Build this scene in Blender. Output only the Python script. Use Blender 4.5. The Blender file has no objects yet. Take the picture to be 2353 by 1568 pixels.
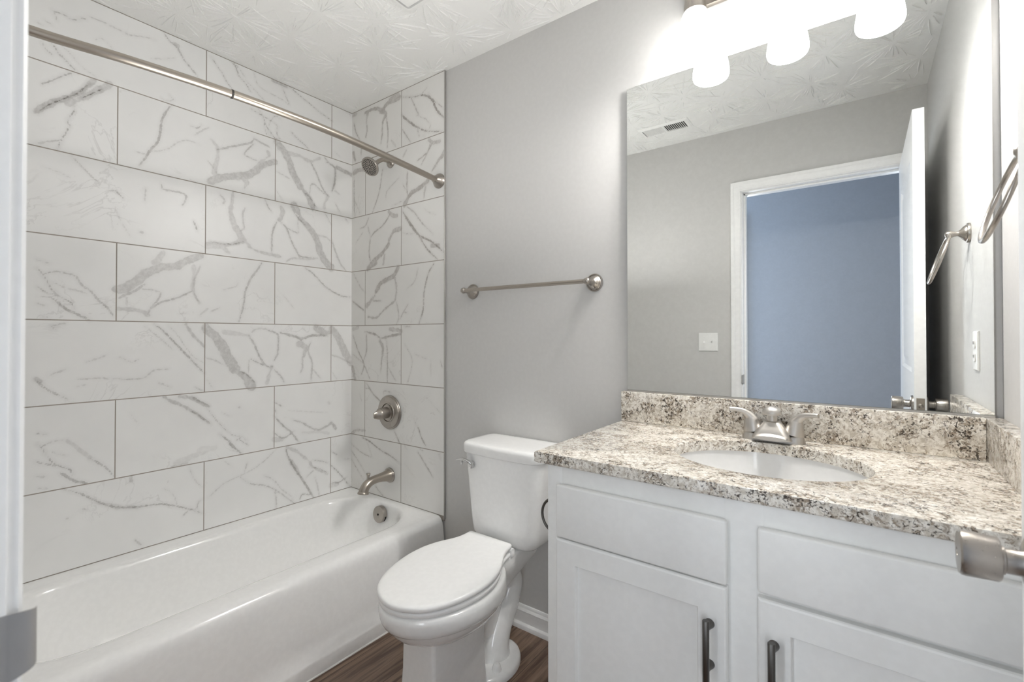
import bpy, bmesh, math
import numpy as np
from mathutils import Vector, Matrix

# ------------------------------------------------------------------ camera, world, light, exposure
SC = bpy.context.scene
COL = SC.collection
CAM_H = 1.198
cam_data = bpy.data.cameras.new('camera')
cam = bpy.data.objects.new('camera', cam_data)
COL.objects.link(cam)
cam.location = (0.0, 0.0, CAM_H)
cam.rotation_euler = (math.pi / 2 + 0.0096, 0.0002, 0.6382)
cam_data.sensor_width = 36.0
cam_data.lens = 1083.256 / 2353 * 36.0
cam_data.shift_y = -(784.0 - 762.19) / 2353
cam_data.clip_start = 0.01
cam_data.dof.use_dof = True
cam_data.dof.focus_distance = 2.0
cam_data.dof.aperture_fstop = 6.3
SC.camera = cam

world = bpy.data.worlds.new('world')
SC.world = world
world.use_nodes = True
world.node_tree.nodes['Background'].inputs[0].default_value = (0.55, 0.72, 1.0, 1)
world.node_tree.nodes['Background'].inputs[1].default_value = 0.15

SHADE_EMIT = 23.0       # glowing frosted shades of the vanity light
BULB_W = 13.5            # each bulb of the vanity light
HALL_L = 12.0           # added fill lamps in the hallway, left and right
HALL_R = 9.0
HALL_E = 21.0  # added bluish fill lamp at the hallway's closed end
CEIL_FILL_W = 4.5  # added upward fill lamp, bounced off the ceiling
SC.view_settings.view_transform = 'Standard'
SC.view_settings.look = 'None'
SC.view_settings.exposure = 0.19
SC.view_settings.gamma = 1.0
SC.view_settings.use_curve_mapping = False
SC.cycles.use_denoising = True
SC.cycles.max_bounces = 14
SC.cycles.diffuse_bounces = 8
SC.cycles.glossy_bounces = 6
SC.cycles.caustics_reflective = False
SC.cycles.caustics_refractive = False
SC.cycles.sample_clamp_indirect = 6.0


def area_light(name, loc, rot, size, size_y, watts, color):
    l = bpy.data.lights.new(name, 'AREA')
    l.shape = 'RECTANGLE'
    l.size, l.size_y = size, size_y
    l.energy = watts
    l.color = color
    o = bpy.data.objects.new(name, l)
    o.location = loc
    o.rotation_euler = rot
    COL.objects.link(o)
    return o


# added bluish fill lamp at the far end of the hallway, for assumed daylight
# two added fill lamps in the hallway; invented window frames go round them
HALL_FILLS = ((-1.06, HALL_L), (0.565, HALL_R))
for x, w in HALL_FILLS:
    hl = area_light('hall_fill', (x, -1.142, 1.30), (math.pi / 2, 0, 0), 0.46, 1.7, w, (0.90, 0.95, 1.0))
    hl.data.spread = math.radians(115)
area_light('hall_end_fill', (-2.35, -0.60, 1.35), (0, -math.pi / 2, 0), 1.9, 0.9, HALL_E, (0.48, 0.68, 1.0))  # added blue fill lamp; the hallway has no opening here
# added fill lamp facing up, so the ceiling brightens the room
area_light('ceiling_fill', (-1.25, 0.70, 1.50), (math.pi, 0, 0), 0.6, 0.6, CEIL_FILL_W, (1.0, 0.99, 0.97))

# ------------------------------------------------------------------ room dimensions (metres, floor z = 0, camera above the origin)
XL = -2.308      # face of the tiled left wall
XR = 0.270       # right wall
YW = 1.602       # painted back wall
YT = 1.594       # face of the shower end tile
YF = 0.0665      # inner face of the front wall
YFO = -0.0485    # hallway face of the front wall
YH = -1.15       # hallway wall seen in the mirror
ZC = 2.458       # ceiling
XT = -1.5804     # right end of the shower tile
DX0, DX1, DZ = -0.575, 0.180, 2.066   # door opening
ROW0, ROWH = 2.1649, 0.303            # first horizontal grout line, course height


# ------------------------------------------------------------------ materials
def new_mat(name):
    m = bpy.data.materials.new(name)
    m.use_nodes = True
    nt = m.node_tree
    return m, nt, nt.nodes['Principled BSDF']


def N(nt, typ, **kw):
    n = nt.nodes.new(typ)
    for k, v in kw.items():
        if k.startswith('i_'):
            key = k[2:]
            n.inputs[int(key) if key.isdigit() else key].default_value = v
        else:
            setattr(n, k, v)
    return n


def L(nt, a, b):
    nt.links.new(a, b)


def M(nt, op, a, b=None, c=None, clamp=False):
    n = nt.nodes.new('ShaderNodeMath')
    n.operation = op
    n.use_clamp = clamp
    for i, v in enumerate((a, b, c)):
        if v is None:
            continue
        if isinstance(v, (int, float)):
            n.inputs[i].default_value = v
        else:
            nt.links.new(v, n.inputs[i])
    return n.outputs[0]


def smooth(nt, v, a, b, oa=0.0, ob=1.0):
    n = nt.nodes.new('ShaderNodeMapRange')
    n.interpolation_type = 'SMOOTHSTEP'
    n.inputs[1].default_value, n.inputs[2].default_value = a, b
    n.inputs[3].default_value, n.inputs[4].default_value = oa, ob
    nt.links.new(v, n.inputs[0])
    return n.outputs[0]


def mixc(nt, fac, a, b, blend='MIX'):
    n = nt.nodes.new('ShaderNodeMix')
    n.data_type = 'RGBA'
    n.blend_type = blend
    for idx, v in ((0, fac), (6, a), (7, b)):
        if isinstance(v, (int, float)):
            n.inputs[idx].default_value = v
        elif isinstance(v, tuple):
            n.inputs[idx].default_value = v if len(v) == 4 else v + (1,)
        else:
            nt.links.new(v, n.inputs[idx])
    return n.outputs[2]


def noise(nt, vec, scale, detail=2.0, rough=0.5, dist=0.0, out='Fac'):
    n = N(nt, 'ShaderNodeTexNoise', i_Scale=scale, i_Detail=detail, i_Roughness=rough, i_Distortion=dist)
    if vec is not None:
        L(nt, vec, n.inputs['Vector'])
    return n.outputs[out]


def objco(nt):
    return nt.nodes.new('ShaderNodeTexCoord').outputs['Object']


def bump(nt, bsdf, h, strength, dist=0.002):
    b = N(nt, 'ShaderNodeBump', i_Strength=strength, i_Distance=dist)
    L(nt, h, b.inputs['Height'])
    L(nt, b.outputs[0], bsdf.inputs['Normal'])


def srgb(r, g, b):
    f = lambda c: (c / 255) / 12.92 if c / 255 <= 0.04045 else ((c / 255 + 0.055) / 1.055) ** 2.4
    return (f(r), f(g), f(b), 1)


def plain(name, col, rough=0.5, metal=0.0, coat=0.0, grain=0.0, spec=0.5):
    m, nt, b = new_mat(name)
    b.inputs['Roughness'].default_value = rough
    b.inputs['Metallic'].default_value = metal
    b.inputs['Coat Weight'].default_value = coat
    b.inputs['Specular IOR Level'].default_value = spec
    n = noise(nt, objco(nt), 60.0, 2)
    c = mixc(nt, smooth(nt, n, 0.35, 0.7), tuple(x * 0.985 for x in col[:3]), tuple(min(1, x * 1.01) for x in col[:3]))
    L(nt, c, b.inputs['Base Color'])
    if grain:
        bump(nt, b, noise(nt, objco(nt), 420.0, 2), grain, 0.0006)
    return m


def brushed(name, col, rough=0.3, axis=2):
    m, nt, b = new_mat(name)
    mp = N(nt, 'ShaderNodeMapping')
    s = [420.0, 420.0, 420.0]
    s[axis] = 9.0
    mp.inputs['Scale'].default_value = s
    L(nt, objco(nt), mp.inputs[0])
    n = noise(nt, mp.outputs[0], 1.0, 2)
    b.inputs['Metallic'].default_value = 1.0
    L(nt, mixc(nt, n, tuple(x * 0.98 for x in col[:3]), tuple(min(1, x * 1.02) for x in col[:3])), b.inputs['Base Color'])
    L(nt, smooth(nt, n, 0.2, 0.8, rough * 0.93, rough * 1.07), b.inputs['Roughness'])
    return m


MAT = {}
MAT['wall'] = plain('wall_paint', srgb(201, 200, 198), 0.55, grain=0.12, spec=0.3)
MAT['hall'] = plain('hall_paint', srgb(186, 190, 196), 0.6, grain=0.1, spec=0.2)
MAT['trim'] = plain('white_trim_paint', srgb(244, 244, 243), 0.35, spec=0.45)
MAT['door'] = plain('white_door_paint', srgb(243, 243, 243), 0.35, spec=0.45)
MAT['cabinet'] = plain('cabinet_paint', srgb(240, 240, 238), 0.4, spec=0.4)
MAT['ceramic'] = plain('white_ceramic', srgb(246, 246, 245), 0.12, coat=0.5)
MAT['sink'] = plain('sink_ceramic', srgb(226, 226, 225), 0.16, coat=0.3)
MAT['enamel'] = plain('tub_enamel', srgb(249, 249, 248), 0.14, coat=0.4)
MAT['seat'] = plain('white_seat_plastic', srgb(248, 248, 247), 0.28)
MAT['plastic'] = plain('white_plastic', srgb(238, 238, 236), 0.35)
MAT['dark'] = plain('dark_void', srgb(38, 36, 34), 0.8)
MAT['rubber'] = plain('dark_rubber', srgb(42, 38, 34), 0.5)
MAT['caulk'] = plain('white_caulk', srgb(235, 234, 230), 0.5)
MAT['nickel'] = brushed('brushed_nickel', srgb(172, 166, 159), 0.29)
MAT['faucet'] = brushed('satin_nickel', srgb(196, 192, 187), 0.40)
MAT['nickel_y'] = brushed('brushed_nickel_rod', srgb(174, 166, 156), 0.30, 1)
MAT['nickel_x'] = brushed('brushed_nickel_bar', srgb(174, 167, 158), 0.30, 0)
MAT['chrome'] = plain('chrome', srgb(215, 215, 215), 0.08, metal=1.0)
MAT['gunmetal'] = brushed('dark_pull_metal', srgb(104, 102, 99), 0.36)
MAT['strike'] = plain('strike_metal', srgb(168, 166, 163), 0.5, metal=0.5)
MAT['mirror'] = plain('mirror_silver', srgb(249, 251, 250), 0.0, metal=1.0)
MAT['tile_trim'] = plain('tile_edge_metal', srgb(188, 186, 182), 0.3, metal=0.7)


def mat_ceiling():
    m, nt, b = new_mat('stomped_ceiling')
    co = objco(nt)
    b.inputs['Roughness'].default_value = 0.7
    b.inputs['Specular IOR Level'].default_value = 0.3
    b.inputs['Base Color'].default_value = srgb(236, 236, 234)
    h = M(nt, 'MULTIPLY_ADD', smooth(nt, noise(nt, co, 75.0, 2), 0.52, 0.72), 0.5, noise(nt, co, 30.0, 3))
    bump(nt, b, h, 0.35, 0.003)
    return m


def mat_tile(name, axis, joints, veincol, base, wide):
    """Marble-look porcelain tile: grout from wall coordinates, veins from stored vein distances."""
    m, nt, b = new_mat(name)
    co = objco(nt)
    sep = N(nt, 'ShaderNodeSeparateXYZ')
    L(nt, co, sep.inputs[0])
    u = sep.outputs[axis]
    z = sep.outputs[2]
    row_f = M(nt, 'DIVIDE', M(nt, 'SUBTRACT', ROW0 + 10 * ROWH, z), ROWH)   # increases downwards
    row = M(nt, 'FLOOR', row_f)
    odd = M(nt, 'MODULO', row, 2.0)              # row 10 (just under the first line) -> 0
    dz = M(nt, 'MULTIPLY', M(nt, 'SUBTRACT', 0.5, M(nt, 'ABSOLUTE', M(nt, 'SUBTRACT', M(nt, 'FRACT', row_f), 0.5))), ROWH)
    a0, a1, w = joints     # joint of the odd and the even courses, tile width
    off = M(nt, 'MULTIPLY_ADD', odd, a1 - a0, a0)
    col_f = M(nt, 'DIVIDE', M(nt, 'SUBTRACT', M(nt, 'ADD', u, 20 * w), off), w)
    du = M(nt, 'MULTIPLY', M(nt, 'SUBTRACT', 0.5, M(nt, 'ABSOLUTE', M(nt, 'SUBTRACT', M(nt, 'FRACT', col_f), 0.5))), w)
    edge = M(nt, 'MINIMUM', dz, du)
    rim = M(nt, 'MINIMUM', M(nt, 'SUBTRACT', ZC - 0.0012, z), M(nt, 'SUBTRACT', z, 0.3510))
    edge = M(nt, 'MINIMUM', edge, rim)
    grout = smooth(nt, edge, 0.0023, 0.0015)
    # per tile offset
    idv = N(nt, 'ShaderNodeCombineXYZ')
    L(nt, row, idv.inputs[0])
    L(nt, M(nt, 'FLOOR', col_f), idv.inputs[1])
    wn = N(nt, 'ShaderNodeTexWhiteNoise')
    L(nt, idv.outputs[0], wn.inputs['Vector'])
    tv = N(nt, 'ShaderNodeVectorMath', operation='MULTIPLY_ADD')
    L(nt, wn.outputs['Color'], tv.inputs[0])
    tv.inputs[1].default_value = (9, 9, 9)
    L(nt, co, tv.inputs[2])
    tco = tv.outputs[0]
    # soft clouding and faint background veins
    cloud = noise(nt, tco, 5.0, 3, 0.55)
    col = mixc(nt, smooth(nt, cloud, 0.3, 0.75), base, tuple(x * 0.955 for x in base[:3]))
    n1 = noise(nt, tco, 4.2, 5, 0.6, 0.9)
    fine = smooth(nt, M(nt, 'ABSOLUTE', M(nt, 'SUBTRACT', n1, 0.5)), 0.016, 0.0)
    fine = M(nt, 'MULTIPLY', fine, smooth(nt, noise(nt, tco, 3.0, 2), 0.5, 0.7))
    col = mixc(nt, M(nt, 'MULTIPLY', fine, 0.16), col, veincol)
    # drawn veins
    jit = M(nt, 'MULTIPLY', M(nt, 'SUBTRACT', noise(nt, co, 75.0, 3, 0.6), 0.5), 0.011)
    jit2 = M(nt, 'MULTIPLY', M(nt, 'SUBTRACT', noise(nt, co, 30.0, 3, 0.6), 0.5), 0.022)
    mod = smooth(nt, noise(nt, co, 55.0, 3, 0.65), 0.3, 0.66, 0.55, 1.0)
    for lay, soft, jj, gain in (('a', 0.0035, jit2, wide), ('b', 0.0024, jit, 1.1)):
        sd = N(nt, 'ShaderNodeAttribute', attribute_name='vein_' + lay)
        st = N(nt, 'ShaderNodeAttribute', attribute_name='strength_' + lay)
        d = M(nt, 'ADD', sd.outputs['Fac'], jj)
        mask = smooth(nt, d, soft, -soft * 0.7)
        halo = smooth(nt, d, 0.014, -0.002, 0.0, 0.16)
        fac = M(nt, 'MULTIPLY', M(nt, 'MAXIMUM', M(nt, 'MULTIPLY', mask, mod), halo), M(nt, 'MULTIPLY', st.outputs['Fac'], gain), clamp=True)
        col = mixc(nt, fac, col, veincol)
    col = mixc(nt, grout, col, srgb(158, 151, 143))
    L(nt, col, b.inputs['Base Color'])
    L(nt, smooth(nt, grout, 0.0, 1.0, 0.33, 0.85), b.inputs['Roughness'])
    b.inputs['Specular IOR Level'].default_value = 0.4
    bump(nt, b, M(nt, 'SUBTRACT', 1.0, grout), 0.5, 0.001)
    return m


def mat_granite():
    m, nt, b = new_mat('cream_granite')
    co = objco(nt)
    n_big = noise(nt, co, 20.0, 4, 0.6)
    n_mid = noise(nt, co, 85.0, 4, 0.62, 0.6)
    col = mixc(nt, smooth(nt, n_mid, 0.38, 0.64), srgb(238, 234, 226), srgb(199, 191, 178))
    n_b = noise(nt, co, 105.0, 4, 0.62, 0.9)
    cl = smooth(nt, n_big, 0.40, 0.64)
    brown = smooth(nt, M(nt, 'MULTIPLY_ADD', cl, 0.10, n_b), 0.565, 0.635)
    col = mixc(nt, M(nt, 'MULTIPLY', brown, 0.66), col, srgb(126, 105, 82))
    n_g = noise(nt, co, 48.0, 4, 0.6, 0.4)
    col = mixc(nt, M(nt, 'MULTIPLY', smooth(nt, n_g, 0.56, 0.68), 0.35), col, srgb(168, 162, 152))
    sh = N(nt, 'ShaderNodeMapping')
    sh.inputs['Location'].default_value = (3.1, 1.7, 5.3)
    L(nt, co, sh.inputs[0])
    n_d = noise(nt, sh.outputs[0], 135.0, 4, 0.66, 1.1)
    dark = smooth(nt, M(nt, 'MULTIPLY_ADD', cl, 0.085, n_d), 0.60, 0.65)
    col = mixc(nt, M(nt, 'MULTIPLY', dark, 0.94), col, srgb(52, 42, 33))
    L(nt, col, b.inputs['Base Color'])
    b.inputs['Roughness'].default_value = 0.16
    return m


def mat_floor():
    m, nt, b = new_mat('brown_vinyl_plank')
    co = objco(nt)
    sep = N(nt, 'ShaderNodeSeparateXYZ')
    L(nt, co, sep.inputs[0])
    PW, PL = 0.178, 1.22
    cf = M(nt, 'DIVIDE', M(nt, 'ADD', sep.outputs[0], 10.06), PW)
    ci = M(nt, 'FLOOR', cf)
    w1 = N(nt, 'ShaderNodeTexWhiteNoise', noise_dimensions='1D')
    L(nt, ci, w1.inputs['W'])
    rf = M(nt, 'ADD', M(nt, 'DIVIDE', M(nt, 'ADD', sep.outputs[1], 10.0), PL), w1.outputs['Value'])
    ex = M(nt, 'MULTIPLY', M(nt, 'SUBTRACT', 0.5, M(nt, 'ABSOLUTE', M(nt, 'SUBTRACT', M(nt, 'FRACT', cf), 0.5))), PW)
    ey = M(nt, 'MULTIPLY', M(nt, 'SUBTRACT', 0.5, M(nt, 'ABSOLUTE', M(nt, 'SUBTRACT', M(nt, 'FRACT', rf), 0.5))), PL)
    seam = smooth(nt, M(nt, 'MINIMUM', ex, ey), 0.0016, 0.0006)
    idv = N(nt, 'ShaderNodeCombineXYZ')
    L(nt, ci, idv.inputs[0])
    L(nt, M(nt, 'FLOOR', rf), idv.inputs[1])
    wn = N(nt, 'ShaderNodeTexWhiteNoise')
    L(nt, idv.outputs[0], wn.inputs['Vector'])
    tv = N(nt, 'ShaderNodeVectorMath', operation='MULTIPLY_ADD')
    L(nt, wn.outputs['Color'], tv.inputs[0])
    tv.inputs[1].default_value = (5, 5, 5)
    mp = N(nt, 'ShaderNodeMapping')
    mp.inputs['Scale'].default_value = (1.0, 0.06, 1.0)
    L(nt, co, mp.inputs[0])
    L(nt, mp.outputs[0], tv.inputs[2])
    g = noise(nt, tv.outputs[0], 34.0, 5, 0.62, 0.8)
    g2 = noise(nt, tv.outputs[0], 210.0, 3, 0.6)
    col = mixc(nt, smooth(nt, g, 0.3, 0.68), srgb(88, 66, 52), srgb(150, 126, 108))
    col = mixc(nt, smooth(nt, g2, 0.52, 0.75, 0.0, 0.55), col, srgb(70, 52, 41))
    col = mixc(nt, M(nt, 'MULTIPLY', wn.outputs['Value'], 0.3), col, srgb(92, 70, 56))
    col = mixc(nt, M(nt, 'MULTIPLY', seam, 0.8), col, srgb(40, 30, 24))
    L(nt, col, b.inputs['Base Color'])
    b.inputs['Roughness'].default_value = 0.42
    bump(nt, b, M(nt, 'SUBTRACT', g2, seam), 0.15, 0.001)
    return m


def mat_shade():
    """Lit frosted glass: brightest round the bulb, paler towards the cap."""
    m, nt, b = new_mat('lit_frosted_glass')
    sep = N(nt, 'ShaderNodeSeparateXYZ')
    L(nt, objco(nt), sep.inputs[0])
    k = smooth(nt, sep.outputs[2], 0.128, 0.072, 0.012, 1.0)
    b.inputs['Base Color'].default_value = srgb(240, 239, 235)
    b.inputs['Roughness'].default_value = 0.4
    b.inputs['Emission Color'].default_value = (1.0, 0.985, 0.955, 1)
    L(nt, M(nt, 'MULTIPLY', k, SHADE_EMIT), b.inputs['Emission Strength'])
    return m


MAT['ceiling'] = mat_ceiling()
MAT['granite'] = mat_granite()
MAT['floor'] = mat_floor()
MAT['shade'] = mat_shade()
MAT['tile_left'] = mat_tile('marble_tile_left', 1, (1.161, 0.856, 0.611), srgb(116, 111, 106), srgb(242, 242, 241), 0.85)
MAT['tile_end'] = mat_tile('marble_tile_end', 0, (-2.184, -1.886, 0.611), srgb(104, 90, 79), srgb(233, 232, 229), 0.95)


# ------------------------------------------------------------------ mesh helpers
def obj(name, bm, mat, parent=None, smooth_shade=True, origin=None, angle=40):
    bmesh.ops.recalc_face_normals(bm, faces=bm.faces[:])
    me = bpy.data.meshes.new(name)
    if origin is None:
        if parent is not None:
            origin = wloc(parent)
        else:
            vs = [v.co for v in bm.verts]
            origin = Vector(((min(v.x for v in vs) + max(v.x for v in vs)) / 2,
                             (min(v.y for v in vs) + max(v.y for v in vs)) / 2, min(v.z for v in vs)))
    origin = Vector(origin)
    bmesh.ops.translate(bm, verts=bm.verts[:], vec=-origin)
    bm.to_mesh(me)
    bm.free()
    me.materials.append(MAT[mat] if isinstance(mat, str) else mat)
    if smooth_shade:
        me.polygons.foreach_set('use_smooth', [True] * len(me.polygons))
        me.set_sharp_from_angle(angle=math.radians(angle))
    o = bpy.data.objects.new(name, me)
    COL.objects.link(o)
    if parent is not None:
        o.parent = parent
        o.location = origin - wloc(parent)
    else:
        o.location = origin
    return o


def wloc(o):
    v = Vector(o.location)
    while o.parent:
        o = o.parent
        v += Vector(o.location)
    return v


def thing(name, label, cat, loc, group=None):
    o = bpy.data.objects.new(name, None)
    o.empty_display_size = 0.05
    o.location = loc
    COL.objects.link(o)
    o['label'], o['category'] = label, cat
    if group:
        o['group'] = group
    return o


def tag(o, label, cat, group=None):
    o['label'], o['category'] = label, cat
    if group:
        o['group'] = group
    return o


def struct(o, label=None, cat=None):
    o['kind'] = 'structure'
    if label:
        o['label'] = label
    if cat:
        o['category'] = cat
    return o


def box(bm, x0, x1, y0, y1, z0, z1, bev=0.0, seg=2):
    vs = [bm.verts.new((x, y, z)) for z in (z0, z1) for y in (y0, y1) for x in (x0, x1)]
    fs = [bm.faces.new([vs[i] for i in f]) for f in
          ((0, 2, 3, 1), (4, 5, 7, 6), (0, 1, 5, 4), (2, 6, 7, 3), (0, 4, 6, 2), (1, 3, 7, 5))]
    if bev:
        es = list({e for f in fs for e in f.edges})
        bmesh.ops.bevel(bm, geom=es, offset=bev, segments=seg, profile=0.5, affect='EDGES')
    return bm


def bxm(*a, **k):
    return box(bmesh.new(), *a, **k)


def loft(bm, rings, cap0=True, cap1=True, closed=True):
    R = [[bm.verts.new(p) for p in r] for r in rings]
    n = len(R[0])
    for a, b in zip(R, R[1:]):
        for i in range(n if closed else n - 1):
            j = (i + 1) % n
            bm.faces.new((a[i], a[j], b[j], b[i]))
    if cap0:
        bm.faces.new(R[0])
    if cap1:
        bm.faces.new(R[-1])
    return bm


def lathe(bm, prof, origin, axis, seg=40, cap0=True, cap1=True):
    """prof: (radius, distance along axis)"""
    ax = Vector(axis).normalized()
    t = Vector((0, 0, 1)) if abs(ax.z) < 0.9 else Vector((1, 0, 0))
    e1 = ax.cross(t).normalized()
    e2 = ax.cross(e1)
    o = Vector(origin)
    rings = [[o + ax * h + (e1 * math.cos(2 * math.pi * i / seg) + e2 * math.sin(2 * math.pi * i / seg)) * max(r, 1e-4)
              for i in range(seg)] for r, h in prof]
    return loft(bm, rings, cap0, cap1)


def spline(pts, n):
    """Catmull-Rom through the points; values may be vectors of any length."""
    P = [np.array(p, float) for p in pts]
    P = [2 * P[0] - P[1]] + P + [2 * P[-1] - P[-2]]
    out = []
    for i in range(1, len(P) - 2):
        for k in range(n):
            t = k / n
            a, b, c, d = P[i - 1], P[i], P[i + 1], P[i + 2]
            out.append(0.5 * ((2 * b) + (c - a) * t + (2 * a - 5 * b + 4 * c - d) * t * t + (3 * b - a - 3 * c + d) * t ** 3))
    out.append(P[-2])
    return out


def tube(bm, pts, rad, seg=20, cap=True, closed=False, squash=None):
    P = [Vector(p) for p in pts]
    n = len(P)
    rad = [rad] * n if isinstance(rad, (int, float)) else list(rad)
    T = []
    for i in range(n):
        if closed:
            a, b = P[(i - 1) % n], P[(i + 1) % n]
        else:
            a, b = P[max(i - 1, 0)], P[min(i + 1, n - 1)]
        T.append((b - a).normalized())
    u = T[0].cross(Vector((0, 0, 1)))
    if u.length < 1e-3:
        u = T[0].cross(Vector((1, 0, 0)))
    u.normalize()
    rings = []
    for i in range(n):
        u = (u - T[i] * u.dot(T[i])).normalized()
        v = T[i].cross(u)
        s1, s2 = squash[i] if squash else (1, 1)
        rings.append([P[i] + (u * math.cos(2 * math.pi * k / seg) * s1 + v * math.sin(2 * math.pi * k / seg) * s2) * rad[i]
                      for k in range(seg)])
    if closed:
        rings.append(rings[0])
        R = [[bm.verts.new(p) for p in r] for r in rings[:-1]]
        for i in range(n):
            a, b = R[i], R[(i + 1) % n]
            for k in range(seg):
                j = (k + 1) % seg
                bm.faces.new((a[k], a[j], b[j], b[k]))
        return bm
    return loft(bm, rings, cap, cap)


def rrect(x0, x1, y0, y1, r, z, k=8, s=6):
    """Rounded rectangle, counter-clockwise from the right side; k points per corner, s per straight side."""
    r = min(r, (x1 - x0) / 2 - 1e-4, (y1 - y0) / 2 - 1e-4)
    pts = []
    cs = ((x1 - r, y1 - r, 0), (x0 + r, y1 - r, 90), (x0 + r, y0 + r, 180), (x1 - r, y0 + r, 270))
    for q, (cx, cy, a0) in enumerate(cs):
        arc = [(cx + r * math.cos(math.radians(a0 + 90 * i / k)), cy + r * math.sin(math.radians(a0 + 90 * i / k))) for i in range(k + 1)]
        pts += arc
        nx, ny, na = cs[(q + 1) % 4]
        b = (nx + r * math.cos(math.radians(na)), ny + r * math.sin(math.radians(na)))
        a = arc[-1]
        pts += [(a[0] + (b[0] - a[0]) * i / (s + 1), a[1] + (b[1] - a[1]) * i / (s + 1)) for i in range(1, s + 1)]
    return [Vector((x, y, z)) for x, y in pts]


def wmod(o, width, seg=2, angle=35):
    md = o.modifiers.new('bevel', 'BEVEL')
    md.width, md.segments = width, seg
    md.limit_method = 'ANGLE'
    md.angle_limit = math.radians(angle)
    return o

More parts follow.
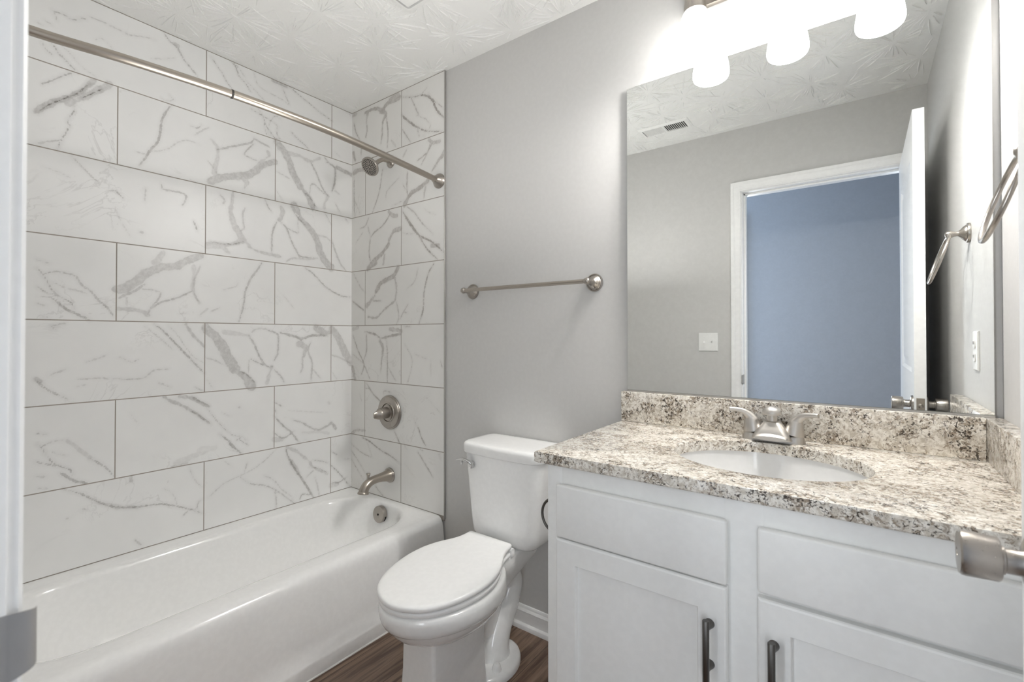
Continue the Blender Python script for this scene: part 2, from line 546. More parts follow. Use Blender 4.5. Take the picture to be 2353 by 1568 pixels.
# vein strokes of the marble tile: wall coordinates in mm; start width, end width, strength
VEIN_LEFT = ('''328,1986,354,2015,387,2046,418,2072,441,2096,461,2130,479,2157;21.1;15.3;0.5|
328,1980,360,2021,392,2051,432,2088,446,2110,464,2137;3.1;3.1;0.9|
404,2040,432,2067,461,2096,491,2125,510,2144,522,2162;13.8;27.6;0.4|
444,2077,473,2105,503,2136;2.4;2.4;0.9|
426,2043,423,2019,407,1978,412,1960,391,1903,381,1864;2.3;2.3;0.6|
329,1871,355,1886,391,1903;7.5;3;0.35|
340,2084,375,2118,397,2141,426,2165;3.8;3.8;0.5|
360,2246,383,2212,411,2187,434,2165;4.6;4.6;0.5|
388,2245,414,2227,440,2197,485,2174;3.1;3.1;0.25|
338,2233,350,2211,364,2199;3.7;3.7;0.4|
364,2360,372,2344,375,2330;3.8;3.8;0.4|
368,2358,393,2361,410,2355,424,2357,442,2372,456,2376;3.1;3.1;0.5|
456,2388,490,2392,520,2390,552,2387,585,2385,640,2403,668,2407;4.1;4.1;0.3|
695,2455,719,2428,745,2414,769,2376,800,2346,820,2327;6.2;6.2;0.45|
734,2429,753,2423;11.1;11.1;0.3|
654,2326,697,2342,738,2367;3.5;3.5;0.2|
534,2304,515,2320,496,2327,484,2315;2.4;2.4;0.25|
328,2295,342,2293;3.7;3.7;0.3|
347,2313,362,2306;4.5;4.5;0.35|
728,2164,710,2133,693,2083,688,2033,679,1991,653,1948,636,1909,619,1879;7.8;7.8;0.5|
653,1944,685,1958,718,1978,744,2008,782,2034,830,2032;4.4;4.4;0.25|
608,1930,646,1927;5.9;5.9;0.25|
814,2068,846,2102,867,2119;6.5;6.5;0.25|
798,2101,822,2100,838,2120;4.6;4.6;0.4|
416,1858,434,1840;3.1;3.1;0.4|
691,2178,706,2173,732,2186,720,2201;2.6;2.6;0.4|
874,2436,896,2409,920,2383,938,2353,959,2331;4.5;4.5;0.45|
951,2460,976,2439,991,2403,1020,2381,1043,2351;5.4;3.1;0.6|
972,2456,994,2435,1016,2410;4.6;4.6;0.4|
1020,2396,1062,2367,1108,2334;3.2;3.2;0.4|
1054,2459,1077,2397,1136,2382,1198,2374,1232,2361;3.3;3.3;0.3|
1194,2439,1211,2400,1232,2363;2.9;2.9;0.5|
1148,2452,1181,2450,1215,2454;16.5;16.5;0.5|
1228,2456,1267,2440,1302,2425,1348,2409,1386,2393,1425,2381,1470,2370;3.9;2.6;0.65|
1047,2270,1097,2259,1125,2253,1157,2243,1174,2232;3.2;3.2;0.5|
1078,2286,1097,2259,1117,2216,1141,2188,1162,2166;3.6;3.6;0.55|
1105,2236,1109,2205,1121,2169;2.8;2.8;0.4|
1129,2220,1137,2248,1161,2281,1182,2277;2.9;2.9;0.35|
1241,2229,1277,2205,1313,2187,1336,2168;5.1;3.9;0.6|
1170,2231,1170,2190,1195,2169;2.9;2.9;0.45|
1490,2204,1521,2186;2.7;2.7;0.25|
1541,2457,1578,2448,1592,2429;2.8;2.8;0.35|
879,2068,900,2043,903,2004,895,1961,890,1920;10.2;19.9;0.3|
900,2031,953,2060,1008,2090,1048,2112,1060,2137;8.3;8.3;0.4|
1060,2137,1089,2126,1132,2118;8.6;8.6;0.35|
1060,2113,1017,2051,1037,2039,1078,2033;4.8;4.8;0.45|
1126,2091,1126,2069,1090,2030,1060,1991;12.3;12.3;0.35|
875,1882,916,1910,965,1929,1009,1944,1054,1969,1102,2022,1157,2054;32.7;29.7;0.5|
1009,1935,1026,1916,1015,1883;23.8;6;0.35|
865,1969,885,1947,901,1923;5.7;5.7;0.25|
1166,2154,1207,2117,1234,2067,1254,2021,1288,1965;35.3;35.3;0.5|
1288,1965,1323,1934,1358,1875;13.2;33.1;0.5|
1309,1943,1344,1919,1380,1873;5.3;5.3;0.6|
1234,2118,1287,2122,1343,2112,1401,2147;19.8;9.9;0.3|
1343,2112,1379,2056,1409,1995,1446,1953;8.1;8.1;0.45|
1344,1986,1365,1998,1402,1973,1446,1953;6.8;6.8;0.4|
1347,1993,1340,1938;5.3;5.3;0.25|
1446,1953,1428,1911,1424,1883;12.3;12.3;0.3|
1438,2134,1484,2120,1488,2065,1481,2021,1469,1986;9.7;9.7;0.55|
1500,2124,1548,2116,1593,2108;19.9;19.9;0.55|
1423,2157,1454,2132;8.3;8.3;0.3|
1489,1925,1517,1882;5.6;5.6;0.4|
1485,1994,1516,1980;8.4;8.4;0.25|
1166,2009,1202,2000,1234,1990;6.4;6.4;0.25|
1167,1915,1202,1866;5.1;5.1;0.2|
970,1860,965,1812,960,1764,974,1708,993,1676,1010,1644;8.2;35.2;0.4|
999,1683,1016,1704,1010,1762,1021,1795;8.3;8.3;0.3|
862,1602,902,1609,961,1618,1016,1639,1039,1624;16.3;16.3;0.35|
872,1615,934,1614,972,1620,1016,1639;3.5;3.5;0.7|
862,1591,918,1597,956,1576;22.9;11.4;0.3|
1033,1620,1080,1603,1140,1596,1190,1591;12.3;12.3;0.4|
912,1834,933,1810,922,1793;8;8;0.35|
1112,1858,1127,1824,1145,1803;6.2;6.2;0.4|
1189,1838,1199,1814,1183,1773;19;19;0.4|
1183,1767,1216,1741,1242,1682,1276,1622,1296,1605,1367,1608;7.8;7.8;0.45|
1171,1764,1152,1717,1146,1672,1146,1604;7.5;7.5;0.45|
1183,1767,1229,1737,1276,1723;5.1;5.1;0.5|
1255,1859,1282,1826,1296,1809;39.1;13;0.5|
1289,1801,1324,1774,1359,1741,1388,1692,1403,1640,1440,1590,1463,1569;27;40.4;0.5|
1248,1838,1282,1799,1316,1773;5.2;5.2;0.55|
1275,1791,1282,1727;5.2;5.2;0.25|
1388,1732,1440,1728,1467,1704;8.2;8.2;0.25|
1388,1611,1324,1596,1256,1593,1216,1569;9.2;9.2;0.25|
1428,1860,1466,1802;5.5;5.5;0.3|
1470,1719,1494,1653,1526,1594,1558,1562;9.8;9.8;0.35|
1553,1854,1569,1835;4.3;4.3;0.5|
1098,1548,1074,1508,1045,1463,1023,1401,1015,1335,996,1263;9.6;6;0.45|
1317,1552,1367,1521,1426,1468,1487,1435,1542,1418,1591,1418;6.9;6.9;0.5|
989,1452,984,1428,930,1406;4.7;4.7;0.2|
1204,1402,1257,1341;5.1;5.1;0.2|
878,1306,914,1324;5.7;5.7;0.25|
837,1504,813,1435,818,1369,838,1343;7.7;7.7;0.25|
416,1860,432,1839,452,1818,476,1794,497,1772;5.3;5.3;0.3|
525,1754,546,1758,569,1735;4.1;4.1;0.5|
540,1710,554,1667,573,1624,592,1592;4.6;4.6;0.15|
641,1795,637,1737;4.8;4.8;0.3|
693,1823,699,1803,739,1805,778,1800,780,1780,767,1751;7;7;0.4|
810,1694,824,1655;6.2;6.2;0.5|
417,1773,385,1786,342,1795;4.3;4.3;0.2|
622,1614,634,1611;9.5;9.5;0.3|
331,1435,346,1416,357,1394,366,1369,381,1354,388,1333;3.4;3.4;0.55|
346,1416,375,1428,400,1426,432,1418,448,1389,475,1365,496,1335,524,1305,542,1274;4.4;7.9;0.4|
496,1335,521,1305;4.5;4.5;0.6|
366,1369,388,1341,420,1320,429,1296;3.9;3.9;0.5|
333,1371,357,1352,382,1341;4.2;4.2;0.45|
372,1332,404,1299,436,1279,473,1258;8.7;8.7;0.5|
413,1291,473,1258;3.5;3.5;0.7|
375,1389,406,1373,445,1363,465,1355;5.2;5.2;0.25|
333,1313,354,1305;5.9;5.9;0.3|
345,1267,360,1264;4.2;4.2;0.3|
331,1466,362,1456;3.4;3.4;0.4|
333,1338,369,1336;2.5;2.5;0.25|
554,1376,586,1392,620,1424,651,1455,695,1480,741,1490,788,1519,838,1548;34.1;29.3;0.45|
674,1497,703,1545;29.3;14.7;0.3|
556,1344,578,1359,612,1380,639,1406;9.4;9.4;0.35|
582,1350,582,1317;6.5;6.5;0.25|
631,1386,663,1386,695,1377;4.8;4.8;0.3|
695,1377,687,1352,663,1316,650,1287;6.8;6.8;0.35|
557,1304,594,1304,632,1296,650,1282;12.3;16;0.35|
663,1312,696,1338,746,1356,794,1384,811,1396;7;7;0.4|
811,1498,811,1437,807,1395,834,1340;15.4;8.2;0.25|
835,1289,871,1322;7.3;7.3;0.2|
759,1291,790,1297;4;4;0.2|
371,1234,389,1240,405,1244;3.7;3.7;0.4|
369,1234,380,1220;3.7;3.7;0.5|
333,1045,351,1019,373,999,414,970;7.3;4.9;0.4|
333,1048,342,1038;14.4;14.4;0.4|
464,1102,494,1113,521,1125;3.9;3.9;0.25|
364,1058,408,1079;4.9;4.9;0.25|
560,1117,598,1096,620,1105;4;4;0.3|
436,1012,465,1019;4.4;4.4;0.2|
441,1040,514,1038,587,1029,642,1032,671,1058,724,1062;4.7;4.7;0.3|
670,1249,711,1211,754,1157,798,1105,855,1035;5.8;7.2;0.55|
641,1238,687,1194,736,1143;4.2;4.2;0.3|
720,1243,754,1201,785,1149,818,1104,854,1080;3.7;3.7;0.25|
782,1248,811,1201,854,1152;14.8;5.9;0.45|
688,1007,730,986;5.7;5.7;0.25|
819,978,855,956;6;6;0.3|
335,859,360,852;4.2;4.2;0.35|
335,823,350,802,361,776;3.6;3.6;0.55|
350,812,378,824,414,821;3.1;3.1;0.35|
414,821,443,785,476,746;8.8;15.1;0.25|
476,743,521,701,547,659;6.5;3.9;0.4|
365,769,383,741,420,714,429,694;4.3;4.3;0.5|
335,760,379,736;4.8;4.8;0.4|
374,786,410,766;3.7;3.7;0.25|
397,707,434,671,472,652;8.8;8.8;0.5|
336,710,357,702;6;6;0.3|
340,667,366,659;4.8;4.8;0.25|
707,949,737,925,787,894,839,850,874,815;13.2;5.1;0.5|
761,944,799,936,832,914,874,887;16.3;8.9;0.45|
751,668,801,679,867,696;22.1;22.1;0.18|
732,654,801,657;5.8;5.8;0.3|
593,897,621,852;4.1;4.1;0.12|
402,648,444,624,487,587,517,562,558,538,607,524,651,517,703,509,758,483,815,452,851,426;6.1;6.1;0.5|
507,569,558,541,623,520;12;12;0.3|
600,646,600,623;10.8;10.8;0.3|
801,635,821,579,847,543;3.7;3.7;0.3|
828,444,834,479,848,487;5.2;5.2;0.4|
777,438,796,454;5.8;5.8;0.3|
709,571,739,542,758,487;3.6;3.6;0.2|
613,393,635,365;6.8;6.8;0.35|
454,559,468,558;5.1;5.1;0.3|
412,537,423,541;5;5;0.2|
858,1234,891,1201,925,1157,949,1106,978,1048;37.3;43.6;0.48|
978,1042,1021,1007,1052,962;15.5;45.1;0.48|
1002,1034,1033,1019,1071,977;6.5;6.5;0.5|
936,1216,983,1210,1038,1201;25.5;10.2;0.22|
1038,1201,1064,1161,1090,1101,1122,1053,1149,1049;8;8;0.45|
1051,1090,1090,1068,1129,1050;6.6;6.6;0.45|
1042,1084,1039,1025;5.2;5.2;0.25|
1149,1049,1136,1012,1126,973;14.8;14.8;0.3|
1156,1038,1190,1002,1211,966;6.8;6.8;0.4|
1115,1234,1162,1214,1179,1201,1179,1153,1176,1112,1159,1079;8.2;8.2;0.4|
1051,1214,1082,1234,1122,1231;7.9;7.9;0.22|
1189,1214,1246,1201,1305,1187,1358,1201,1446,1201;11.4;11.4;0.5|
1253,1201,1305,1172;5.7;5.7;0.6|
1381,1241,1429,1216,1462,1220;37.1;22.2;0.45|
1290,1158,1320,1136,1312,1094;35.7;11.4;0.4|
1305,1094,1305,1037,1294,1009;8.5;8.5;0.3|
1350,1165,1335,1122,1358,1056,1351,962;8.7;8.7;0.35|
1359,1027,1406,973;7.3;7.3;0.25|
859,1103,897,1090,931,1069;6.2;6.2;0.25|
865,1006,892,961;4.9;4.9;0.2|
1470,1239,1513,1186,1548,1116,1588,1053;38.3;46;0.45|
1471,1096,1522,1079,1588,1045;9.2;9.2;0.25|
1471,1006,1505,958;6;6;0.2|
806,939,838,915,876,889;10.8;4.8;0.45|
807,876,844,845,882,809;5.4;5.4;0.45|
865,884,904,824,962,753,1010,732,1035,708;3.8;3.8;0.4|
916,760,962,715,980,686,1010,655;5.1;10.1;0.5|
956,716,980,683;8.9;8.9;0.6|
986,717,1010,732;3.2;3.2;0.5|
998,721,1041,688;3.2;3.2;0.45|
927,852,965,831;3.1;3.1;0.25|
839,701,899,702;24.4;24.4;0.12|
996,871,1003,867;10.2;10.2;0.25|
1163,875,1198,850;6.8;6.8;0.4|
1164,848,1170,820;5.4;5.4;0.35|
1160,808,1198,761,1248,712,1288,656;7.6;7.6;0.5|
1161,726,1199,693,1227,698,1262,717;6.2;6.2;0.45|
1164,692,1199,686;23.2;23.2;0.3|
1262,773,1306,752,1360,715,1399,702,1448,716,1472,728,1498,694;7.3;11.7;0.5|
1307,702,1383,693,1456,674;11.7;11.7;0.18|
1233,825,1344,804,1447,787;5.8;5.8;0.15|
1451,842,1459,834;12;12;0.2|
1220,637,1234,589,1271,519,1308,461,1346,394,1369,352;8.5;11.3;0.55|
1249,566,1285,501;18.3;18.3;0.4|
1227,643,1278,609,1338,554,1368,511,1448,456;15.8;5.7;0.35|
1361,549,1408,535,1456,514;5.2;5.2;0.45|
1345,516,1400,497,1448,463;5.1;5.1;0.45|
1369,496,1330,469;5.8;5.8;0.3|
1376,458,1392,403,1401,350;5.8;5.8;0.3|
1293,365,1308,386,1354,370;5;5;0.5|
1005,547,1054,503,1112,482,1165,448,1207,410,1264,352;4;6.7;0.4|
1112,528,1158,497,1200,439,1249,391;4.8;4.8;0.3|
1165,448,1172,406,1174,358;6.1;6.1;0.35|
1171,643,1124,605,1067,572,993,550,934,533,873,488;3.9;3.9;0.25|
1035,605,1026,568;3.9;3.9;0.35|
934,639,969,603;5;5;0.15|
1469,575,1507,548;6;6;0.4|
1465,504,1516,448,1586,358;6.1;6.1;0.55|
1469,406,1516,395,1541,404,1568,412;6.1;6.1;0.45|
1469,391,1507,389;22.6;22.6;0.3|
1550,516,1585,509;4.6;4.6;0.2''')
VEIN_END = ('''-2189,2429,-2109,2428,-2043,2402,-2000,2424,-1906,2426;13.9;27.8;0.55|
-1978,2431,-1916,2440;33.9;33.9;0.4|
-2166,2423,-2177,2375,-2171,2331,-2182,2290;15.8;5.7;0.45|
-2054,2398,-2010,2372,-2037,2337,-2042,2269,-2053,2223;20.8;6.9;0.5|
-2010,2364,-1994,2277,-1999,2189;8.2;5.5;0.5|
-2290,2399,-2272,2342,-2235,2289;7.3;7.3;0.5|
-2296,2445,-2272,2445;22;22;0.35|
-1967,2222,-1931,2179;10.9;10.9;0.2|
-2223,2257,-2223,2199;8.7;8.7;0.35|
-2295,2230,-2277,2182;22;10.3;0.5|
-1881,2422,-1797,2397,-1721,2383,-1666,2344,-1631,2283,-1582,2232;3.8;11.5;0.65|
-1694,2384,-1658,2342,-1583,2276;3.8;3.8;0.5|
-1816,2399,-1778,2332,-1754,2286;5.9;5.9;0.45|
-1886,2333,-1836,2289,-1768,2238,-1702,2201,-1582,2167;9.1;3.9;0.55|
-1880,2321,-1778,2240;9.2;9.2;0.6|
-1768,2231,-1754,2189;5.2;5.2;0.4|
-1880,2254,-1816,2172;6.6;6.6;0.4|
-1703,2253,-1675,2226,-1684,2203;5.1;5.1;0.25|
-1778,2299,-1703,2259;3.9;3.9;0.3|
-1740,2392,-1698,2415;3.2;3.2;0.3|
-2289,2118,-2234,2122,-2188,2112;29;14.5;0.45|
-2288,2089,-2288,1963,-2281,1874;7.3;7.3;0.45|
-2282,1962,-2233,1881;5.8;5.8;0.35|
-2036,2087,-2063,1974,-2096,1909,-2124,1864;6.3;6.3;0.45|
-1845,2146,-1875,2112;9.3;9.3;0.3|
-1666,2128,-1702,2092,-1768,2069;7.7;7.7;0.45|
-1684,2152,-1657,2132,-1613,2128;18.9;18.9;0.4|
-1582,2065,-1621,2036,-1666,1995;25;6.2;0.45|
-1675,2137,-1693,2097,-1739,2043;7.7;7.7;0.35|
-1693,1956,-1739,1933,-1805,1920,-1844,1887,-1864,1864;19.5;22.1;0.55|
-1711,1928,-1720,1872;14.1;5.1;0.35|
-1840,2032,-1844,1953,-1840,1912;9.2;9.2;0.4|
-1874,1972,-1854,1942;5.3;5.3;0.35|
-1905,2012,-1998,1962,-2009,1922;5.5;5.5;0.25|
-1966,1874,-1864,1890;3.4;3.4;0.3|
-1987,1850,-1956,1824,-1924,1820;20.4;20.4;0.4|
-1976,1834,-2030,1787,-2106,1756,-2140,1732;8.4;8.4;0.45|
-1894,1748,-1945,1741,-1986,1699;27;9.5;0.45|
-1986,1678,-2051,1630,-2117,1602,-2162,1563;21;21;0.55|
-2140,1732,-2151,1655,-2139,1604;8.5;8.5;0.45|
-2163,1799,-2140,1739;6.4;6.4;0.4|
-2152,1847,-2186,1802,-2233,1794;7.2;7.2;0.35|
-2209,1769,-2268,1719;4.4;4.4;0.25|
-2018,1627,-2029,1580;13.8;13.8;0.35|
-1879,1836,-1824,1771,-1757,1697,-1701,1626,-1625,1565;10.3;6.5;0.6|
-1854,1796,-1767,1705,-1665,1654,-1582,1594;8.9;7.7;0.6|
-1844,1854,-1786,1812,-1738,1759,-1656,1690;9;3.9;0.4|
-1879,1726,-1834,1714,-1786,1710;3.3;3.3;0.35|
-1665,1635,-1621,1630;18.8;18.8;0.4|
-1720,1827,-1692,1803,-1639,1782;5.1;5.1;0.2|
-2094,1593,-2158,1567;27;27;0.5|
-1910,1550,-1950,1510,-2044,1482,-2086,1440;22.7;26.2;0.55|
-1936,1500,-1923,1439,-1936,1380;15.5;6.9;0.4|
-2100,1414,-2172,1363;12.6;23.5;0.4|
-2114,1388,-2044,1384;8.9;8.9;0.35|
-1936,1380,-2016,1339,-2086,1297,-2157,1303;7.1;12.4;0.45|
-1923,1371,-1903,1301,-1923,1259;6.8;6.8;0.35|
-1834,1358,-1871,1318,-1897,1284;6.8;6.8;0.3|
-1871,1318,-1834,1316;6.7;6.7;0.3|
-1649,1547,-1690,1498,-1718,1411,-1724,1330,-1754,1258;5.7;8.1;0.55|
-2294,1555,-2232,1476,-2187,1437;5.5;5.5;0.3|
-2301,1396,-2247,1366,-2187,1336;8.3;8.3;0.5|
-1760,1537,-1785,1472,-1846,1435;5;5;0.25|
-2186,1222,-2099,1208,-2043,1186,-1975,1199,-1896,1208;7.9;14.1;0.55|
-1975,1234,-1884,1224;17.2;20.6;0.4|
-2057,1173,-2029,1138,-2036,1102,-2049,1005;21.2;5.3;0.45|
-2002,1173,-1995,1103,-1994,955;7;7;0.45|
-1988,1034,-1928,968;6.9;6.9;0.3|
-2172,1208,-2171,1117,-2193,1071;9.1;9.1;0.4|
-2292,1199,-2246,1116,-2193,1044,-2215,988;7.4;7.4;0.5|
-2193,1044,-2141,965;7.3;7.3;0.35|
-2292,1096,-2200,1048;5.5;5.5;0.35|
-2299,1022,-2276,957;22.4;22.4;0.45|
-1858,1157,-1802,1074,-1839,956;4.2;3.4;0.35|
-1865,1246,-1815,1245;5;5;0.35|
-1671,1078,-1671,1006;4;4;0.25|
-1604,1080,-1593,1049;6.3;6.3;0.35|
-1784,1108,-1700,1086;3.3;3.3;0.25|
-2292,1237,-2246,1246;18.6;18.6;0.3|
-2170,940,-2112,886,-2042,847;8.1;8.1;0.45|
-2178,913,-2141,915;5.4;5.4;0.4|
-1940,710,-1895,651;6.8;6.8;0.5|
-1759,748,-1735,702,-1705,665;7.3;7.3;0.5|
-1795,793,-1758,739;4.1;4.1;0.25|
-2028,892,-2015,910,-1968,905;4.4;4.4;0.35|
-2305,652,-2244,678,-2184,680;12.9;12.9;0.4|
-2230,877,-2214,842;3.7;3.7;0.25|
-1700,900,-1598,829;4;4;0.15|
-2206,641,-2140,627,-2041,592,-1960,574,-1888,547;7.9;4.4;0.6|
-2305,591,-2213,558,-2125,544;4.6;4.6;0.4|
-2162,620,-2118,545;3.6;3.6;0.35|
-2304,554,-2243,508,-2183,454;4.6;4.6;0.5|
-2304,507,-2243,453,-2197,415;4.6;4.6;0.45|
-2096,398,-2019,351;6.2;6.2;0.5|
-1758,625,-1723,590,-1688,555,-1653,521;7.3;7.3;0.45|
-1746,643,-1723,638;6.5;6.5;0.3|
-1614,638,-1603,616;4.7;4.7;0.4|
-1856,552,-1782,498;3.3;3.3;0.15|
-1869,667,-1844,629;4.2;4.2;0.3''')
# ------------------------------------------------------------------ the setting
def tile_panel(name, axis, face, back, u0, u1, z0, z1, data, mat, step=0.0055):
    nu, nz = int(round((u1 - u0) / step)) + 1, int(round((z1 - z0) / step)) + 1
    us, zs = np.linspace(u0, u1, nu), np.linspace(z0, z1, nz)
    U, Z = np.meshgrid(us, zs)
    sd = {k: np.full(U.shape, 0.05) for k in 'ab'}
    st = {k: np.zeros(U.shape) for k in 'ab'}
    for line in data.split('|'):
        p, w0, w1, s = line.strip().split(';')
        p = np.array([float(v) for v in p.split(',')]).reshape(-1, 2) / 1000
        w0, w1, s = float(w0) / 1000, float(w1) / 1000, float(s)
        lay = 'a' if max(w0, w1) > 0.0115 else 'b'
        if len(p) > 2:
            p = np.array(spline(p, 4))
        seg = np.linalg.norm(np.diff(p, axis=0), axis=1)
        cum = np.r_[0, np.cumsum(seg)]
        cum /= max(cum[-1], 1e-6)
        lo, hi = p.min(0) - 0.04, p.max(0) + 0.04
        i0, i1 = np.searchsorted(us, lo[0]), np.searchsorted(us, hi[0])
        j0, j1 = np.searchsorted(zs, lo[1]), np.searchsorted(zs, hi[1])
        if i1 <= i0 or j1 <= j0:
            continue
        sl = (slice(j0, j1), slice(i0, i1))
        u, z = U[sl], Z[sl]
        best = np.full(u.shape, 1.0)
        for k in range(len(p) - 1):
            a, b = p[k], p[k + 1]
            d = b - a
            t = np.clip(((u - a[0]) * d[0] + (z - a[1]) * d[1]) / max(d @ d, 1e-12), 0, 1)
            dist = np.hypot(u - a[0] - t * d[0], z - a[1] - t * d[1])
            q = cum[k] + (cum[k + 1] - cum[k]) * t
            w = w0 + (w1 - w0) * q
            if lay == 'b':       # thin veins fade and taper at their ends
                w = w * (0.45 + 0.55 * np.clip(np.minimum(q, 1 - q) * 7, 0, 1))
            best = np.minimum(best, dist - w / 2)
        m = best < sd[lay][sl]
        sd[lay][sl][m] = best[m]
        st[lay][sl][m] = s
    co = np.empty((nz * nu, 3))
    co[:, axis], co[:, 1 - axis], co[:, 2] = U.ravel(), face, Z.ravel()
    idx = np.arange(nz * nu).reshape(nz, nu)
    quads = np.stack([idx[:-1, :-1], idx[:-1, 1:], idx[1:, 1:], idx[1:, :-1]], -1).reshape(-1, 4)
    ring = np.r_[idx[0, :], idx[1:, -1], idx[-1, -2::-1], idx[-2:0:-1, 0]]
    bco = co[ring].copy()
    bco[:, 1 - axis] = back
    n0 = len(co)
    bi = np.arange(len(ring)) + n0
    skirt = np.stack([ring, bi, np.roll(bi, -1), np.roll(ring, -1)], -1)
    me = bpy.data.meshes.new(name)
    me.from_pydata(np.r_[co, bco].tolist(), [], np.r_[quads, skirt].tolist())
    for k in 'ab':
        for nm, arr, dv in (('vein_', sd[k], 0.05), ('strength_', st[k], 0.0)):
            at = me.attributes.new(nm + k, 'FLOAT', 'POINT')
            at.data.foreach_set('value', np.r_[arr.ravel(), np.full(len(bco), dv)].astype(np.float32))
    me.materials.append(MAT[mat])
    o = bpy.data.objects.new(name, me)
    COL.objects.link(o)
    return struct(o)


struct(obj('floor', bxm(-2.45, 1.60, YH - 0.1, YW + 0.1, -0.08, 0), 'floor', origin=(0, 0, 0)))
# ceiling with its stomp-brush texture: bursts of low plaster ridges
b = bxm(-2.45, 1.60, YH - 0.1, YW + 0.1, ZC, ZC + 0.08)
rng = np.random.default_rng(11)


def ridge(pts, hw, h):
    rows = []
    n_ = len(pts)
    for i, p in enumerate(pts):
        a_, c_ = pts[max(i - 1, 0)], pts[min(i + 1, n_ - 1)]
        d_ = (c_ - a_) / max(np.hypot(*(c_ - a_)), 1e-6)
        nn_ = np.array([-d_[1], d_[0]])
        k_ = 1.0 if 0 < i < n_ - 1 else 0.25
        w_ = hw * k_
        rows.append([b.verts.new((p[0] + nn_[0] * w_, p[1] + nn_[1] * w_, ZC + 0.0002)), b.verts.new((p[0] + nn_[0] * w_ * 0.35, p[1] + nn_[1] * w_ * 0.35, ZC - h * k_)),
                     b.verts.new((p[0] - nn_[0] * w_ * 0.35, p[1] - nn_[1] * w_ * 0.35, ZC - h * k_)), b.verts.new((p[0] - nn_[0] * w_, p[1] - nn_[1] * w_, ZC + 0.0002))])
    for r0, r1 in zip(rows, rows[1:]):
        for k_ in range(3):
            b.faces.new((r0[k_], r0[k_ + 1], r1[k_ + 1], r1[k_]))


stars = []
for _ in range(4000):
    c_ = np.array([rng.uniform(XL, XR), rng.uniform(YF, YW)])
    if all(np.hypot(*(c_ - q_)) > 0.185 for q_ in stars):
        stars.append(c_)
for c_ in stars:
    nst = rng.integers(30, 46)
    skew = rng.uniform(0, 2 * math.pi)
    for k in range(nst):
        a_ = 2 * math.pi * (k + rng.uniform(-0.45, 0.45)) / nst
        if rng.random() < 0.25 + 0.25 * math.cos(a_ - skew):
            continue
        r0 = rng.uniform(0.010, 0.075)
        ln_ = rng.uniform(0.03, 0.135) * (1.0 - 0.25 * math.cos(a_ - skew))
        bend = rng.uniform(-0.5, 0.5)
        pts = []
        for t_ in np.linspace(0, 1, 5):
            rr_ = r0 + ln_ * t_
            aa_ = a_ + bend * (rr_ ** 2) * 6 + rng.normal(0, 0.006) / max(rr_, 0.02) * 0.05
            pts.append(c_ + rr_ * np.array([math.cos(aa_), math.sin(aa_)]))
        if any(not (XL + 0.004 < p[0] < XR - 0.004 and YF + 0.004 < p[1] < YT - 0.004) for p in pts):
            continue
        ridge(pts, rng.uniform(0.0016, 0.0034), rng.uniform(0.0022, 0.0050))
    for k in range(14):
        p = c_ + rng.normal(0, 0.05, 2)
        if XL + 0.01 < p[0] < XR - 0.01 and YF + 0.01 < p[1] < YT - 0.01:
            e_ = rng.uniform(-0.004, 0.004, 2)
            ridge([p, p + e_ * 0.7, p + e_ * 1.4], rng.uniform(0.0012, 0.0022), rng.uniform(0.0012, 0.0028))
struct(obj('ceiling', b, 'ceiling', origin=(0, 0, 0), angle=25))
struct(obj('wall_left', bxm(-2.42, XL - 0.010, YFO, YW, 0, ZC), 'wall'))
struct(obj('wall_back', bxm(-2.42, XR + 0.1, YW, YW + 0.1, 0, ZC), 'wall'))
struct(obj('wall_right', bxm(XR, XR + 0.1, YFO, YW, 0, ZC), 'wall'))
b = bmesh.new()
box(b, -2.42, DX0 - 0.018, YFO, YF, 0, ZC)
box(b, DX1 + 0.018, XR + 0.1, YFO, YF, 0, ZC)
box(b, DX0 - 0.018, DX1 + 0.018, YFO, YF, DZ + 0.018, ZC)
struct(obj('wall_front', b, 'wall', smooth_shade=False))
struct(obj('wall_hall', bxm(-2.45, 1.60, YH - 0.1, YH, 0, ZC), 'hall'))
struct(obj('wall_hall_right', bxm(1.50, 1.60, YH, YW + 0.1, 0, ZC), 'hall'))
struct(obj('wall_hall_left', bxm(-2.45, -2.42, YH, YFO, 0, ZC), 'hall'))
tile_panel('wall_left_tile', 1, XL, XL - 0.010, YF, YW, 0.33, ZC, VEIN_LEFT, 'tile_left')
tile_panel('wall_back_tile', 0, YT, YW, XL, XT, 0.33, ZC, VEIN_END, 'tile_end')
# metal edge strip that finishes the end tile
struct(obj('trim_1', bxm(XT, XT + 0.0035, YT - 0.0025, YW, 0.335, ZC, 0.001), 'tile_trim'))
# grout / caulk bead under the ceiling line of the tile
# door frame: jambs, stops, casing
b = bmesh.new()
for x0, x1 in ((DX0 - 0.018, DX0), (DX1, DX1 + 0.018)):
    box(b, x0, x1, YFO, YF, 0, DZ, 0.0015)
box(b, DX0 - 0.018, DX1 + 0.018, YFO, YF, DZ, DZ + 0.018, 0.0015)
box(b, DX0, DX0 + 0.011, YFO + 0.030, YF - 0.040, 0, DZ, 0.002)
box(b, DX1 - 0.011, DX1, YFO + 0.030, YF - 0.040, 0, DZ, 0.002)
box(b, DX0, DX1, YFO + 0.030, YF - 0.040, DZ - 0.011, DZ, 0.002)
struct(obj('trim_2', b, 'trim', angle=30))
